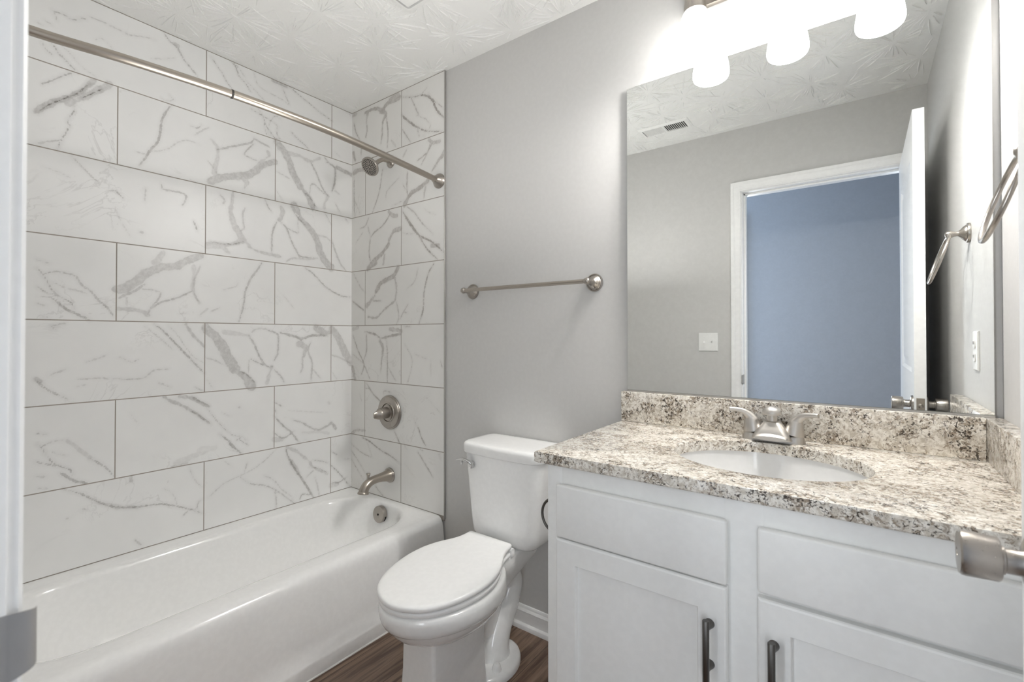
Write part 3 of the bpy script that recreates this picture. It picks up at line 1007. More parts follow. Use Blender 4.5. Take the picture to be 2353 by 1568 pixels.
# casing profile: (distance from the opening edge, thickness)
CP = [(0.006, 0), (0.006, 0.0075), (0.0085, 0.0105), (0.013, 0.0105), (0.016, 0.0085), (0.022, 0.0088), (0.034, 0.0115),
      (0.042, 0.0125), (0.046, 0.0150), (0.060, 0.0165), (0.063, 0.0150), (0.063, 0)]
b = bmesh.new()
pathc = [(DX0, 0.0, -1, 0), (DX0, DZ, -1, 1), (DX1, DZ, 1, 1), (DX1, 0.0, 1, 0)]
rings = []
for x, z, sx, sz in pathc:
    rings.append([Vector((x + sx * d, YF + t, z + sz * d)) for d, t in CP])
loft(b, rings)
struct(obj('trim_3', b, 'trim', angle=25))
# baseboards with a cap bead and a quarter-round shoe
BP = [(0, 0), (0.024, 0), (0.024, 0.008), (0.021, 0.016), (0.015, 0.021), (0.012, 0.022), (0.012, 0.066), (0.0135, 0.069), (0.011, 0.073),
      (0.007, 0.078), (0.0065, 0.084), (0.004, 0.089), (0, 0.090)]
b = bmesh.new()
loft(b, [[Vector((x, YW - d, z)) for d, z in BP] for x in (-1.556, -0.651)])
struct(obj('baseboard_back', b, 'trim', angle=25))
b = bmesh.new()
loft(b, [[Vector((x, YF + d, z)) for d, z in BP] for x in (-1.55, DX0 - 0.063)])
struct(obj('baseboard_front', b, 'trim', angle=25))
b = bmesh.new()
loft(b, [[Vector((XR - d, y, z)) for d, z in BP] for y in (YF + 0.02, 1.12)])
struct(obj('baseboard_right', b, 'trim', angle=25))
b = bmesh.new()
loft(b, [[Vector((x, YH + d, z)) for d, z in BP] for x in (-2.4, 0.3)])
struct(obj('baseboard_hall', b, 'trim', angle=25))

# invented window frames round the added hallway fill lamps
for k, (x, w) in enumerate(HALL_FILLS):
    b = bmesh.new()
    for x0, x1, z0, z1 in ((x - 0.29, x - 0.232, 0.39, 2.21), (x + 0.232, x + 0.29, 0.39, 2.21), (x - 0.232, x + 0.232, 2.152, 2.21), (x - 0.232, x + 0.232, 0.39, 0.448)):
        box(b, x0, x1, YH, YH + 0.022, z0, z1, 0.002)
    struct(obj('hall_fill_frame_%d' % (k + 1), b, 'trim', angle=30))

# ------------------------------------------------------------------ bathtub
def tub_ring(kind, z, inset=0.0, xr=None):
    if kind == 'out':
        return rrect(XL + 0.001, xr, YF + 0.002, YT - 0.001, 0.006, z, 10, 10)
    x0, x1, y0, y1, r = inset
    return rrect(x0, x1, y0, y1, r, z, 10, 10)


t = thing('bathtub', 'white enamel alcove bathtub below the marble tile wall', 'bathtub', (-1.93, 0.83, 0))
b = bmesh.new()
rings = [tub_ring('out', 0.0, xr=-1.547), tub_ring('out', 0.048, xr=-1.547), tub_ring('out', 0.056, xr=-1.5495), tub_ring('out', 0.062, xr=-1.554)]
for z, x in ((0.12, -1.561), (0.20, -1.5695), (0.28, -1.578), (0.308, -1.5815), (0.324, -1.5855), (0.336, -1.592), (0.344, -1.600), (0.3485, -1.611), (0.350, -1.626)):
    rings.append(tub_ring('out', z, xr=x))
lip = [(0.3498, -2.238, -1.668, 0.135, 1.572, 0.225), (0.3490, -2.226, -1.684, 0.150, 1.564, 0.225), (0.3462, -2.218, -1.692, 0.158, 1.558, 0.222),
       (0.3405, -2.2125, -1.6985, 0.164, 1.5535, 0.220), (0.331, -2.2085, -1.7025, 0.170, 1.550, 0.218), (0.315, -2.205, -1.7055, 0.178, 1.5475, 0.216),
       (0.27, -2.197, -1.712, 0.205, 1.541, 0.21), (0.20, -2.184, -1.724, 0.255, 1.530, 0.20), (0.14, -2.168, -1.738, 0.305, 1.517, 0.19),
       (0.10, -2.150, -1.755, 0.345, 1.502, 0.18), (0.078, -2.128, -1.776, 0.375, 1.482, 0.165), (0.066, -2.098, -1.806, 0.410, 1.450, 0.14),
       (0.062, -2.05, -1.855, 0.46, 1.40, 0.09)]
for z, x0, x1, y0, y1, r in lip:
    rings.append(tub_ring('in', z, inset=(x0, x1, y0, y1, r)))
loft(b, rings, cap0=False)
obj('tub_shell', b, 'enamel', t, angle=50)
b = bmesh.new()
loft(b, [[Vector((-1.5475, y, 0)), Vector((-1.5425, y, 0)), Vector((-1.5435, y, 0.003)), Vector((-1.5475, y, 0.0045))] for y in (YF + 0.03, YW - 0.03)])
obj('caulk_bead', b, 'caulk', t)
OC = Vector((-1.971, 1.545, 0.292))
onrm = Vector((0, -1, 0.10)).normalized()
b = bmesh.new()
lathe(b, [(0.037, 0.0), (0.041, 0.004), (0.0415, 0.010), (0.0415, 0.022), (0.0405, 0.0255), (0.039, 0.0265), (0.006, 0.0268), (0.0055, 0.025), (0.0, 0.025)], OC, onrm, 48)
ov = obj('overflow_cover', b, 'nickel', t)
b = bmesh.new()
lathe(b, [(0.0050, 0.0), (0.0050, 0.0045), (0.004, 0.0055), (0.0022, 0.0055), (0.0018, 0.003), (0, 0.003)], OC + onrm * 0.0245, onrm, 20)
obj('screw', b, 'rubber', ov)
b = bmesh.new()
sl = OC + onrm * 0.012 + Vector((0.0385, 0, -0.0165))
tube(b, [sl + Vector((0.004, 0, 0.011)), sl + Vector((0.0015, 0, 0.003)), sl + Vector((-0.004, 0, -0.006)), sl + Vector((-0.010, 0, -0.012))], 0.0030, 10)
obj('overflow_slot', b, 'dark', ov)
b = bmesh.new()
lathe(b, [(0.034, 0), (0.034, 0.004), (0.030, 0.006), (0.014, 0.006), (0.012, 0.012), (0, 0.013)], (-1.971, 1.33, 0.0615), (0, 0, 1), 32)
obj('drain', b, 'nickel', t)

# ------------------------------------------------------------------ shower fittings
t = thing('tub_spout', 'brushed nickel tub spout with diverter knob above the bathtub', 'spout', (-1.971, YT, 0.4766))
b = bmesh.new()
lathe(b, [(0.0385, 0.0), (0.0385, 0.006), (0.0370, 0.009), (0.0335, 0.010), (0.0325, 0.013)], (-1.971, YT, 0.4766), (0, -1, 0), 36, cap1=True)
obj('wall_flange', b, 'nickel', t)
sp = spline([(0, -0.010, 0.4766, 0.0320, 1), (0, -0.030, 0.4768, 0.0265, 1), (0, -0.065, 0.4772, 0.0215, 1), (0, -0.100, 0.4755, 0.0205, 1),
             (0, -0.128, 0.4690, 0.0212, 1), (0, -0.148, 0.4560, 0.0222, 1), (0, -0.158, 0.4420, 0.0232, 1), (0, -0.162, 0.4300, 0.0245, 1), (0, -0.1635, 0.4255, 0.0275, 1), (0, -0.164, 0.4225, 0.0275, 1)], 5)
b = bmesh.new()
tube(b, [(-1.971, YT + p[1], p[2]) for p in sp], [p[3] for p in sp], 28)
obj('spout_body', b, 'nickel_y', t)
b = bmesh.new()
lathe(b, [(0.0065, 0.0), (0.0065, 0.012), (0.0075, 0.020), (0.0105, 0.0245), (0.0115, 0.028), (0.010, 0.0305), (0, 0.031)], (-1.971, YT - 0.136, 0.486), (0, 0.05, 1), 24)
obj('diverter_knob', b, 'nickel', t)

t = thing('shower_valve', 'round brushed nickel shower valve with lever knob on the end tile', 'valve', (-1.972, YT, 0.8025))
VC = (-1.972, YT, 0.8025)
b = bmesh.new()
lathe(b, [(0.0880, 0.0), (0.0885, 0.006), (0.0865, 0.0090), (0.0835, 0.0082), (0.0815, 0.0082), (0.0795, 0.0125), (0.076, 0.0135), (0.052, 0.0150), (0.050, 0.0185), (0.0470, 0.0195), (0.0455, 0.0170), (0.0445, 0.014)], VC, (0, -1, 0), 64)
obj('escutcheon', b, 'nickel', t)
b = bmesh.new()
lathe(b, [(0.0400, 0.012), (0.0400, 0.019), (0.0290, 0.020), (0.0285, 0.060), (0.0278, 0.067), (0.0, 0.067)], VC, (0, -1, 0), 40)
hub = obj('handle', b, 'nickel', t)
b = bmesh.new()
rings = []
for d, w, h in ((0.064, 0.0278, 0.0278), (0.070, 0.0262, 0.0272), (0.077, 0.0190, 0.0250), (0.085, 0.0100, 0.0215), (0.094, 0.0062, 0.0180), (0.102, 0.0046, 0.0145), (0.105, 0.0028, 0.0105)):
    rings.append([Vector((VC[0] + 0.06 * (d - 0.05) - math.cos(2 * math.pi * k / 24) * w, VC[1] - d, VC[2] - 0.10 * (d - 0.05) + math.sin(2 * math.pi * k / 24) * h)) for k in range(24)])
loft(b, rings)
obj('grip', b, 'nickel_x', hub)

t = thing('wall_shower', 'round brushed nickel shower head with dark nozzles on a bent arm', 'shower', (-1.9695, YT, 2.106))
b = bmesh.new()
lathe(b, [(0.030, 0), (0.030, 0.003), (0.026, 0.008), (0.016, 0.014), (0.0115, 0.016)], (-1.9695, YT, 2.106), (0, -1, 0), 32)
obj('flange', b, 'nickel', t)
HX = -1.9695
ap = spline([(HX, YT, 2.106), (HX, YT - 0.030, 2.1075), (HX, YT - 0.055, 2.1035), (HX, YT - 0.078, 2.088), (HX, YT - 0.098, 2.0715)], 6)
b = bmesh.new()
tube(b, ap, 0.0108, 20)
obj('arm', b, 'nickel_y', t)
hd = Vector((0.10, -0.80, -0.62)).normalized()
h0 = Vector((HX, YT - 0.094, 2.0745))
b = bmesh.new()
lathe(b, [(0.0125, -0.004), (0.0140, 0.004), (0.0145, 0.014), (0.0120, 0.018), (0.0145, 0.024), (0.022, 0.031), (0.035, 0.037), (0.0445, 0.042), (0.0478, 0.047), (0.0482, 0.0535), (0.0460, 0.0565), (0.0435, 0.0570), (0.0425, 0.0555)], h0, hd, 48)
head = obj('shower_head', b, 'nickel', t)
b = bmesh.new()
lathe(b, [(0.0424, 0.0540), (0.0424, 0.0554), (0.030, 0.0554), (0, 0.0552)], h0, hd, 48)
obj('spray_face', b, 'faucet', head)
b = bmesh.new()
e1 = hd.cross(Vector((0, 0, 1))).normalized()
e2 = hd.cross(e1)
for rr, n in ((0.008, 6), (0.0155, 10), (0.0235, 16), (0.0305, 20), (0.0375, 26)):
    for k in range(n):
        if rr > 0.03 and k % 1:
            continue
        a = 2 * math.pi * (k + 0.5 * (int(rr * 1000) % 2)) / n
        c = h0 + hd * 0.0552 + (e1 * math.cos(a) + e2 * math.sin(a)) * rr
        lathe(b, [(0.0030, -0.001), (0.0030, 0.0008), (0.0022, 0.0014)], c, hd, 8)
obj('nozzles', b, 'rubber', head)

t = thing('shower_rod', 'curved brushed nickel shower curtain rod across the bathtub', 'curtain rod', (-1.612, 0.83, 1.937))
pr_ = spline([(-1.612, YF + 0.012, 1.937), (-1.607, 0.2295, 1.937), (-1.571, 0.40, 1.937), (-1.541, 0.62, 1.937), (-1.533, 0.83, 1.937), (-1.540, 1.02, 1.937), (-1.567, 1.27, 1.937), (-1.6105, YT - 0.010, 1.937)], 10)
iy = min(range(len(pr_)), key=lambda i: abs(pr_[i][1] - 0.648))
b = bmesh.new()
tube(b, pr_[:iy + 1], 0.0122, 28)
obj('inner_tube', b, 'nickel_y', t)
b = bmesh.new()
tube(b, pr_[iy:], 0.0132, 28)
obj('outer_tube', b, 'nickel_y', t)
b = bmesh.new()
dj = Vector(pr_[iy + 1]) - Vector(pr_[iy])
lathe(b, [(0.0120, -0.004), (0.0136, -0.003), (0.0136, 0.001), (0.0132, 0.002)], pr_[iy], dj, 28)
obj('joint_collar', b, 'rubber', t)
fl = [(0.0355, 0.0), (0.0355, 0.005), (0.033, 0.008), (0.0325, 0.0105), (0.029, 0.014), (0.022, 0.026), (0.0175, 0.034), (0.0165, 0.038), (0.0135, 0.038)]
for y, d in ((YT, -1), (YF, 1)):
    b = bmesh.new()
    lathe(b, fl, (-1.6125, y, 1.937), (0.08, d, 0), 40)
    obj('flange', b, 'nickel', t)

# ------------------------------------------------------------------ towel bar
t = thing('towel_bar', 'brushed nickel towel bar on the wall above the toilet', 'towel bar', (-1.104, YW, 1.398))
POST = [(0.0335, 0.0), (0.0340, 0.003), (0.0330, 0.0062), (0.0305, 0.0070), (0.0285, 0.0060), (0.0265, 0.0075), (0.0245, 0.0130), (0.0200, 0.0185), (0.0145, 0.0225), (0.0118, 0.0280), (0.0105, 0.040), (0.0100, 0.052), (0.0098, 0.056)]
for x in (-1.4062, -0.8018):
    b = bmesh.new()
    lathe(b, POST, (x, YW, 1.398), (0, -1, 0), 40)
    p = obj('post', b, 'nickel', t)
    b = bmesh.new()
    s = 1 if x > -1 else -1
    lathe(b, [(0, -0.013), (0.006, -0.0125), (0.0095, -0.009), (0.0125, -0.003), (0.0130, 0.002), (0.0118, 0.008), (0.008, 0.0122), (0, 0.0135)], (x, YW - 0.066, 1.398), (1, 0, 0), 28)
    obj('finial', b, 'nickel', p)
b = bmesh.new()
tube(b, [(-1.404, YW - 0.066, 1.398), (-1.2, YW - 0.066, 1.398), (-1.0, YW - 0.066, 1.398), (-0.804, YW - 0.066, 1.398)], 0.0082, 24)
obj('bar', b, 'nickel_x', t)

# ------------------------------------------------------------------ toilet
TX = -1.106
t = thing('toilet', 'white two-piece toilet with closed lid between bathtub and vanity cabinet', 'toilet', (TX, 1.2, 0))


def egg(z, yf, yb, hw, wy=0.52, back=0.55, n=48, zf=None, pw=2.0):
    """Egg outline: yf front tip, yb back edge, hw half width; 'back' = half width at the back edge as a share of hw."""
    pts = []
    ym = yf + (yb - yf) * wy
    for k in range(n):
        a = 2 * math.pi * k / n
        c, s = math.cos(a), math.sin(a)
        if s <= 0:      # front half: ellipse
            x = hw * (abs(c) ** (2 / pw)) * (1 if c >= 0 else -1)
            y = ym - (ym - yf) * (abs(s) ** (2 / pw))
        else:           # back half: narrows to the hinge edge, squared corners
            e = 3.6
            x = (abs(c) ** (2 / e)) * (1 if c >= 0 else -1)
            v = abs(s) ** (2 / e)
            y = ym + (yb - ym) * v
            f = 1 - (1 - back) * (v ** 1.7)
            x = x * hw * f
        pts.append(Vector((TX + x, y, z if zf is None else z + zf(y))))
    return pts


b = bmesh.new()
rz = [  # z, front, back, half width, widest, back share
    (0.385, 0.945, 1.330, 0.120, 0.55, 0.7), (0.386, 0.905, 1.345, 0.160, 0.52, 0.62), (0.384, 0.895, 1.352, 0.170, 0.52, 0.60), (0.378, 0.890, 1.356, 0.1745, 0.52, 0.60),
    (0.366, 0.889, 1.358, 0.176, 0.52, 0.60), (0.345, 0.892, 1.360, 0.1755, 0.52, 0.62), (0.332, 0.898, 1.360, 0.172, 0.52, 0.64),
    (0.325, 0.904, 1.360, 0.168, 0.52, 0.66), (0.322, 0.911, 1.358, 0.161, 0.52, 0.66), (0.318, 0.914, 1.356, 0.159, 0.52, 0.66),
    (0.305, 0.921, 1.345, 0.154, 0.52, 0.66), (0.288, 0.936, 1.325, 0.143, 0.52, 0.68), (0.268, 0.966, 1.300, 0.122, 0.52, 0.72),
    (0.250, 0.995, 1.265, 0.098, 0.52, 0.80), (0.240, 1.015, 1.240, 0.080, 0.50, 0.88)]
loft(b, [egg(z, yf, yb, hw, wy, bk) for z, yf, yb, hw, wy, bk in rz])
# front pedestal: flat-faced column that flares to the floor
rings = []
for z, y0, y1, hw, r in ((0.275, 1.000, 1.235, 0.070, 0.014), (0.24, 1.000, 1.240, 0.071, 0.013), (0.15, 1.000, 1.243, 0.073, 0.012), (0.08, 0.995, 1.246, 0.075, 0.012), (0.03, 0.985, 1.250, 0.078, 0.014), (0.008, 0.980, 1.252, 0.081, 0.016), (0.0, 0.980, 1.252, 0.081, 0.016)):
    rings.append(rrect(TX - hw, TX + hw, y0, y1, r, z, 6, 3))
loft(b, rings)
# foot plate
rings = []
for z, s in ((0.0, 1.0), (0.012, 1.0), (0.021, 0.97), (0.027, 0.90), (0.029, 0.8), (0.030, 0.55)):
    rings.append([Vector((TX + 0.113 * s * math.cos(2 * math.pi * k / 40), 1.335 + 0.145 * s * math.sin(2 * math.pi * k / 40), z)) for k in range(40)])
loft(b, rings)
# trapway
tp = spline([(1.22, 0.215, 0.060), (1.31, 0.245, 0.056), (1.385, 0.295, 0.051), (1.445, 0.300, 0.049), (1.478, 0.250, 0.048), (1.455, 0.185, 0.050), (1.405, 0.125, 0.054), (1.375, 0.07, 0.060), (1.365, 0.015, 0.070)], 6)
tube(b, [(TX, p[0], p[1]) for p in tp], [p[2] for p in tp], 24)
# web between bowl and trapway, and the deck that carries the tank
rings = []
for z, y0, y1, hw, r in ((0.12, 1.20, 1.36, 0.028, 0.02), (0.20, 1.20, 1.40, 0.030, 0.02), (0.30, 1.20, 1.44, 0.040, 0.02)):
    rings.append(rrect(TX - hw, TX + hw, y0, y1, r, z, 4, 2))
loft(b, rings)
rings = []
for z, y0, y1, hw, r in ((0.270, 1.24, 1.40, 0.050, 0.02), (0.305, 1.22, 1.45, 0.066, 0.02), (0.335, 1.20, 1.50, 0.078, 0.018), (0.355, 1.20, 1.535, 0.084, 0.014), (0.365, 1.20, 1.550, 0.0855, 0.012), (0.394, 1.20, 1.555, 0.0865, 0.010), (0.401, 1.203, 1.553, 0.0845, 0.009), (0.4035, 1.21, 1.548, 0.080, 0.008)):
    rings.append(rrect(TX - hw, TX + hw, y0, y1, r, z, 6, 4))
loft(b, rings)
obj('bowl', b, 'ceramic', t, angle=48)
for s in (-1, 1):
    b = bmesh.new()
    lathe(b, [(0.0175, 0.0), (0.0165, 0.004), (0.0150, 0.012), (0.0125, 0.019), (0.0085, 0.0228), (0.004, 0.024), (0, 0.024)], (TX + s * 0.0735, 1.302, 0.0285), (0, 0, 1), 28)
    obj('bolt_cap', b, 'ceramic', t)
lz = lambda y: 0.030 * max(0.0, (y - 0.88) / 0.48) ** 1.5
# outline shared by lid and seat: elongated front, waisted towards a squared hinge edge
LW = [(0.0, 0.0), (0.004, 0.030), (0.015, 0.062), (0.042, 0.104), (0.075, 0.131), (0.115, 0.153), (0.165, 0.169), (0.215, 0.1775), (0.255, 0.1785), (0.300, 0.173),
      (0.340, 0.160), (0.375, 0.141), (0.405, 0.122), (0.430, 0.111), (0.455, 0.1055), (0.474, 0.1035), (0.4815, 0.099), (0.484, 0.090), (0.4845, 0.060), (0.4845, 0.030)]
half = [(p[0] * 0.985 + 0.006, p[1] * 0.975) for p in spline(LW, 3)]
LID = [(TX - 0.004 + p[1], 0.883 + p[0]) for p in half] + [(TX - 0.004 - p[1], 0.883 + p[0]) for p in half[::-1][:-1]]
LID = np.array(LID)


def lid_ring(z, ins, tilt=1.0, k=1.0):
    d = np.roll(LID, -1, 0) - np.roll(LID, 1, 0)
    d /= np.linalg.norm(d, axis=1)[:, None]
    nrm = np.stack([-d[:, 1], d[:, 0]], 1)
    q = LID + nrm * ins
    cen = np.array([TX - 0.004, 1.12])
    q = cen + (q - cen) * k
    return [Vector((p[0], p[1], z + tilt * lz(p[1]))) for p in q]


b = bmesh.new()
loft(b, [lid_ring(z, i, 0.55) for z, i in ((0.388, 0.007), (0.390, 0.005), (0.395, 0.0035), (0.401, 0.004), (0.4035, 0.007))])
obj('seat', b, 'seat', t, angle=50)
b = bmesh.new()
loft(b, [lid_ring(z, i, 1.0, k) for z, i, k in ((0.4050, 0.006, 1), (0.4060, 0.003, 1), (0.4100, 0.0, 1), (0.4175, 0.0, 1), (0.4215, 0.0022, 1), (0.4238, 0.005, 0.99), (0.4248, 0.005, 0.96), (0.4252, 0.005, 0.90), (0.4256, 0.005, 0.6), (0.4257, 0.005, 0.2))])
obj('lid', b, 'seat', t, angle=50)
for s in (-1, 1):
    b = bmesh.new()
    tube(b, [(TX + s * 0.060, 1.376, 0.421), (TX + s * 0.090, 1.376, 0.421)], 0.0095, 16)
    box(b, TX + s * 0.075 - 0.016, TX + s * 0.075 + 0.016, 1.366, 1.386, 0.400, 0.420, 0.003)
    obj('hinge', b, 'seat', t)


def bowed(x0, x1, y0, y1, r, z, bow):
    P = rrect(x0, x1, y0, y1, r, z, 8, 10)
    xc, hw = (x0 + x1) / 2, (x1 - x0) / 2
    for p in P:
        f = (y1 - p.y) / (y1 - y0)
        p.y -= bow * max(0, 1 - ((p.x - xc) / hw) ** 2) * f
    return P


b = bmesh.new()
TC = -1.0975
rings = []
for z, hw, y0, y1, r, bow in ((0.404, 0.105, 1.43, 1.545, 0.03, 0.0), (0.412, 0.130, 1.415, 1.56, 0.034, 0.003), (0.424, 0.144, 1.407, 1.570, 0.036, 0.006), (0.440, 0.1505, 1.402, 1.576, 0.036, 0.008), (0.47, 0.1545, 1.401, 1.580, 0.036, 0.010),
                             (0.55, 0.1625, 1.399, 1.585, 0.036, 0.011), (0.64, 0.1715, 1.397, 1.588, 0.036, 0.012), (0.72, 0.1795, 1.395, 1.590, 0.036, 0.013), (0.737, 0.181, 1.395, 1.590, 0.036, 0.013)):
    rings.append(bowed(TC - hw, TC + hw, y0, y1, r, z, bow))
loft(b, rings)
obj('tank', b, 'ceramic', t, angle=50)
b = bmesh.new()
rings = []
for z, ins in ((0.7385, 0.006), (0.740, 0.002), (0.745, 0.0), (0.768, 0.0), (0.775, 0.002), (0.780, 0.007), (0.7825, 0.014), (0.7835, 0.03), (0.784, 0.07)):
    rings.append(bowed(TC - 0.191 + ins, TC + 0.191 - ins, 1.387 + ins, 1.595 - min(ins, 0.05), max(0.040 - ins * 0.5, 0.01), z, 0.015))
loft(b, rings)
obj('tank_lid', b, 'ceramic', t, angle=50)
b = bmesh.new()
lv = [(-1.2190, 1.3780, 0.7050), (-1.2310, 1.3720, 0.7120), (-1.2480, 1.3700, 0.7160), (-1.2680, 1.3695, 0.7145), (-1.2860, 1.3690, 0.7100)]
lv = spline(lv, 4)
n = len(lv)
tube(b, lv, [0.0085 if i < n * 0.6 else 0.0085 - 0.0045 * (i - n * 0.6) / (n * 0.4) for i in range(n)], 16, squash=[(1.15, 0.7)] * n)
lathe(b, [(0.0115, -0.012), (0.0115, 0.002), (0.010, 0.006), (0.0065, 0.007)], (-1.2190, 1.388, 0.7015), (0, -1, 0), 24)
box(b, -1.2275, -1.2105, 1.370, 1.387, 0.686, 0.712, 0.003)
box(b, -1.2640, -1.2560, 1.3655, 1.3735, 0.695, 0.714, 0.002)
obj('flush_lever', b, 'chrome', t)
# ------------------------------------------------------------------ vanity cabinet
VX0, VX1, VF, VB = -0.650, XR - 0.001, 1.050, YW - 0.002
VC_ = (VX0 + VX1) / 2
t = thing('vanity_cabinet', 'light grey painted vanity cabinet with shaker doors under the granite countertop', 'vanity', (VC_, 1.32, 0))
b = bmesh.new()
box(b, VX0, VX0 + 0.018, VF + 0.0005, VB, 0.0, 0.870)
box(b, VX1 - 0.018, VX1, VF + 0.0005, VB, 0.0, 0.870)
box(b, VX0 + 0.018, VX1 - 0.018, VB - 0.006, VB, 0.10, 0.870)
box(b, VX0 + 0.018, VX1 - 0.018, VF + 0.02, VB - 0.006, 0.10, 0.116)
box(b, VX0 + 0.018, VX1 - 0.018, VF + 0.06, VF + 0.072, 0.0, 0.10)
obj('carcass', b, 'cabinet', t, smooth_shade=False)
ST = 0.043
CS0, CS1 = -0.2195, -0.164      # centre stile
b = bmesh.new()
box(b, VX0, VX0 + ST, VF - 0.019, VF, 0.10, 0.870, 0.0012)
box(b, VX1 - ST, VX1, VF - 0.019, VF, 0.10, 0.870, 0.0012)
box(b, CS0 - 0.008, CS1 + 0.008, VF - 0.019, VF, 0.10, 0.870, 0.0012)
for z0, z1 in ((0.812, 0.870), (0.675, 0.722), (0.10, 0.145)):
    box(b, VX0 + ST - 0.002, VX1 - ST + 0.002, VF - 0.0187, VF - 0.0005, z0, z1, 0.001)
ff = obj('face_frame', b, 'cabinet', t, angle=30)
FY = VF - 0.0195      # back plane of the overlay fronts


def front_slab(name, x0, x1, z0, z1, parent):
    b = bmesh.new()
    box(b, x0, x1, FY - 0.0185, FY, z0, z1, 0.0055, 3)
    return obj(name, b, 'cabinet', parent, angle=30)


def shaker(x0, x1, z0, z1, hx, parent):
    b = bmesh.new()
    r = 0.0555
    y0, y1, yp = FY - 0.0185, FY, FY - 0.0075
    # outer slab ring built from nested rectangles: edge, face, inner bevel, recessed panel
    def rect(i, y):
        return [Vector((x0 + i, y, z0 + i)), Vector((x1 - i, y, z0 + i)), Vector((x1 - i, y, z1 - i)), Vector((x0 + i, y, z1 - i))]
    loft(b, [rect(0, y1), rect(0, y0 + 0.0050), rect(0.0018, y0 + 0.0015), rect(0.0050, y0), rect(r - 0.001, y0), rect(r, y0 + 0.001), rect(r + 0.0015, yp), rect(r + 0.006, yp)], cap0=True, cap1=True)
    d = obj('door', b, 'cabinet', parent, smooth_shade=True, angle=22)
    # bar pull
    yh = y0 - 0.029
    zt, zb = 0.634, 0.5085
    b = bmesh.new()
    lathe(b, [(0.0058, zb), (0.0066, zb + 0.0012), (0.0066, zt - 0.0012), (0.0058, zt)], (hx, yh, 0), (0, 0, 1), 24)
    for zz in (zt - 0.0195, zb + 0.0245):
        lathe(b, [(0.0098, 0.0), (0.0095, 0.002), (0.0062, 0.014), (0.0052, 0.020), (0.0056, 0.029)], (hx, y0, zz), (0, -1, 0), 20)
    obj('handle', b, 'gunmetal', d, angle=35)
    return d


front_slab('drawer_front', VX0 + 0.034, CS0, 0.698, 0.828, t)
front_slab('drawer_front', CS1, VX1 - 0.034, 0.704, 0.828, t)
shaker(VX0 + 0.034, CS0, 0.125, 0.695, -0.2515, t)
shaker(CS1, VX1 - 0.034, 0.125, 0.695, -0.1365, t)

# ------------------------------------------------------------------ countertop with sink cut-out
KX0, KX1, KF, KB, KZ, KT = -0.6842, XR, 1.019, YW, 0.900, 0.0290
SX, SY, SA, SB = -0.192, 1.303, 0.2135, 0.178
t = thing('countertop', 'speckled cream and brown granite countertop on the vanity', 'countertop', (-0.2, 1.3, KZ - KT))
b = bmesh.new()
angs = sorted(set([2 * math.pi * k / 96 for k in range(96)] +
                  [math.atan2(y - SY, x - SX) % (2 * math.pi) for x in (KX0, KX1) for y in (KF, KB)]))


def rect_hit(a, ins=0.0):
    c, s = math.cos(a), math.sin(a)
    ts = []
    if c > 1e-9: ts.append((KX1 - ins - SX) / c)
    if c < -1e-9: ts.append((KX0 + ins - SX) / c)
    if s > 1e-9: ts.append((KB - ins - SY) / s)
    if s < -1e-9: ts.append((KF + ins - SY) / s)
    tt = min(ts)
    return SX + c * tt, SY + s * tt


def ell(a, z, g=0.0):
    c, s = math.cos(a), math.sin(a)
    r = 1 / math.hypot(c / (SA + g), s / (SB + g))
    return Vector((SX + c * r, SY + s * r, z))


rings = []
for f in (lambda a: ell(a, KZ - KT), lambda a: ell(a, KZ - 0.003), lambda a: ell(a, KZ - 0.0009, 0.0009), lambda a: ell(a, KZ, 0.003),
          lambda a: Vector((*rect_hit(a, 0.004), KZ)), lambda a: Vector((*rect_hit(a, 0.0012), KZ - 0.0012)), lambda a: Vector((*rect_hit(a), KZ - 0.004)),
          lambda a: Vector((*rect_hit(a), KZ - KT + 0.003)), lambda a: Vector((*rect_hit(a, 0.003), KZ - KT)), lambda a: ell(a, KZ - KT)):
    rings.append([f(a) for a in angs])
loft(b, rings, cap0=False, cap1=False)
bmesh.ops.remove_doubles(b, verts=b.verts[:], dist=1e-6)
obj('slab', b, 'granite', t, angle=35)
b = bmesh.new()
box(b, KX0, XR - 0.0335, YW - 0.0325, YW - 0.0005, KZ, 1.0025, 0.0018)
tag(obj('backsplash', b, 'granite', angle=30), 'long granite backsplash slab under the mirror, behind the faucet', 'backsplash')
b = bmesh.new()
box(b, XR - 0.0333, XR - 0.0003, 1.030, YW - 0.0005, KZ, 1.0025, 0.0018)
tag(obj('side_splash', b, 'granite', angle=30), 'short granite side splash slab against the right wall', 'backsplash')

t = thing('sink_basin', 'white oval undermount sink set into the granite countertop', 'sink', (SX, SY, 0.72))
b = bmesh.new()
rings = []
for g, z in ((0.028, KZ - KT - 0.012), (0.028, KZ - KT - 0.0005), (0.004, KZ - KT - 0.0005), (0.0035, KZ - KT - 0.003), (-0.002, KZ - KT - 0.02), (-0.012, KZ - KT - 0.06), (-0.035, KZ - KT - 0.10), (-0.075, KZ - KT - 0.13), (-0.12, KZ - KT - 0.142), (-0.155, KZ - KT - 0.145)):
    rings.append([Vector((SX + (SA + g) * math.cos(2 * math.pi * k / 64), SY + (SB + g) * math.sin(2 * math.pi * k / 64), z)) for k in range(64)])
loft(b, rings, cap0=False)
obj('bowl', b, 'sink', t, angle=50)
b = bmesh.new()
lathe(b, [(0.030, 0), (0.030, 0.003), (0.027, 0.005), (0.020, 0.005), (0.018, 0.008), (0, 0.009)], (SX, SY, KZ - KT - 0.1455), (0, 0, 1), 32)
obj('drain_stopper', b, 'nickel', t)

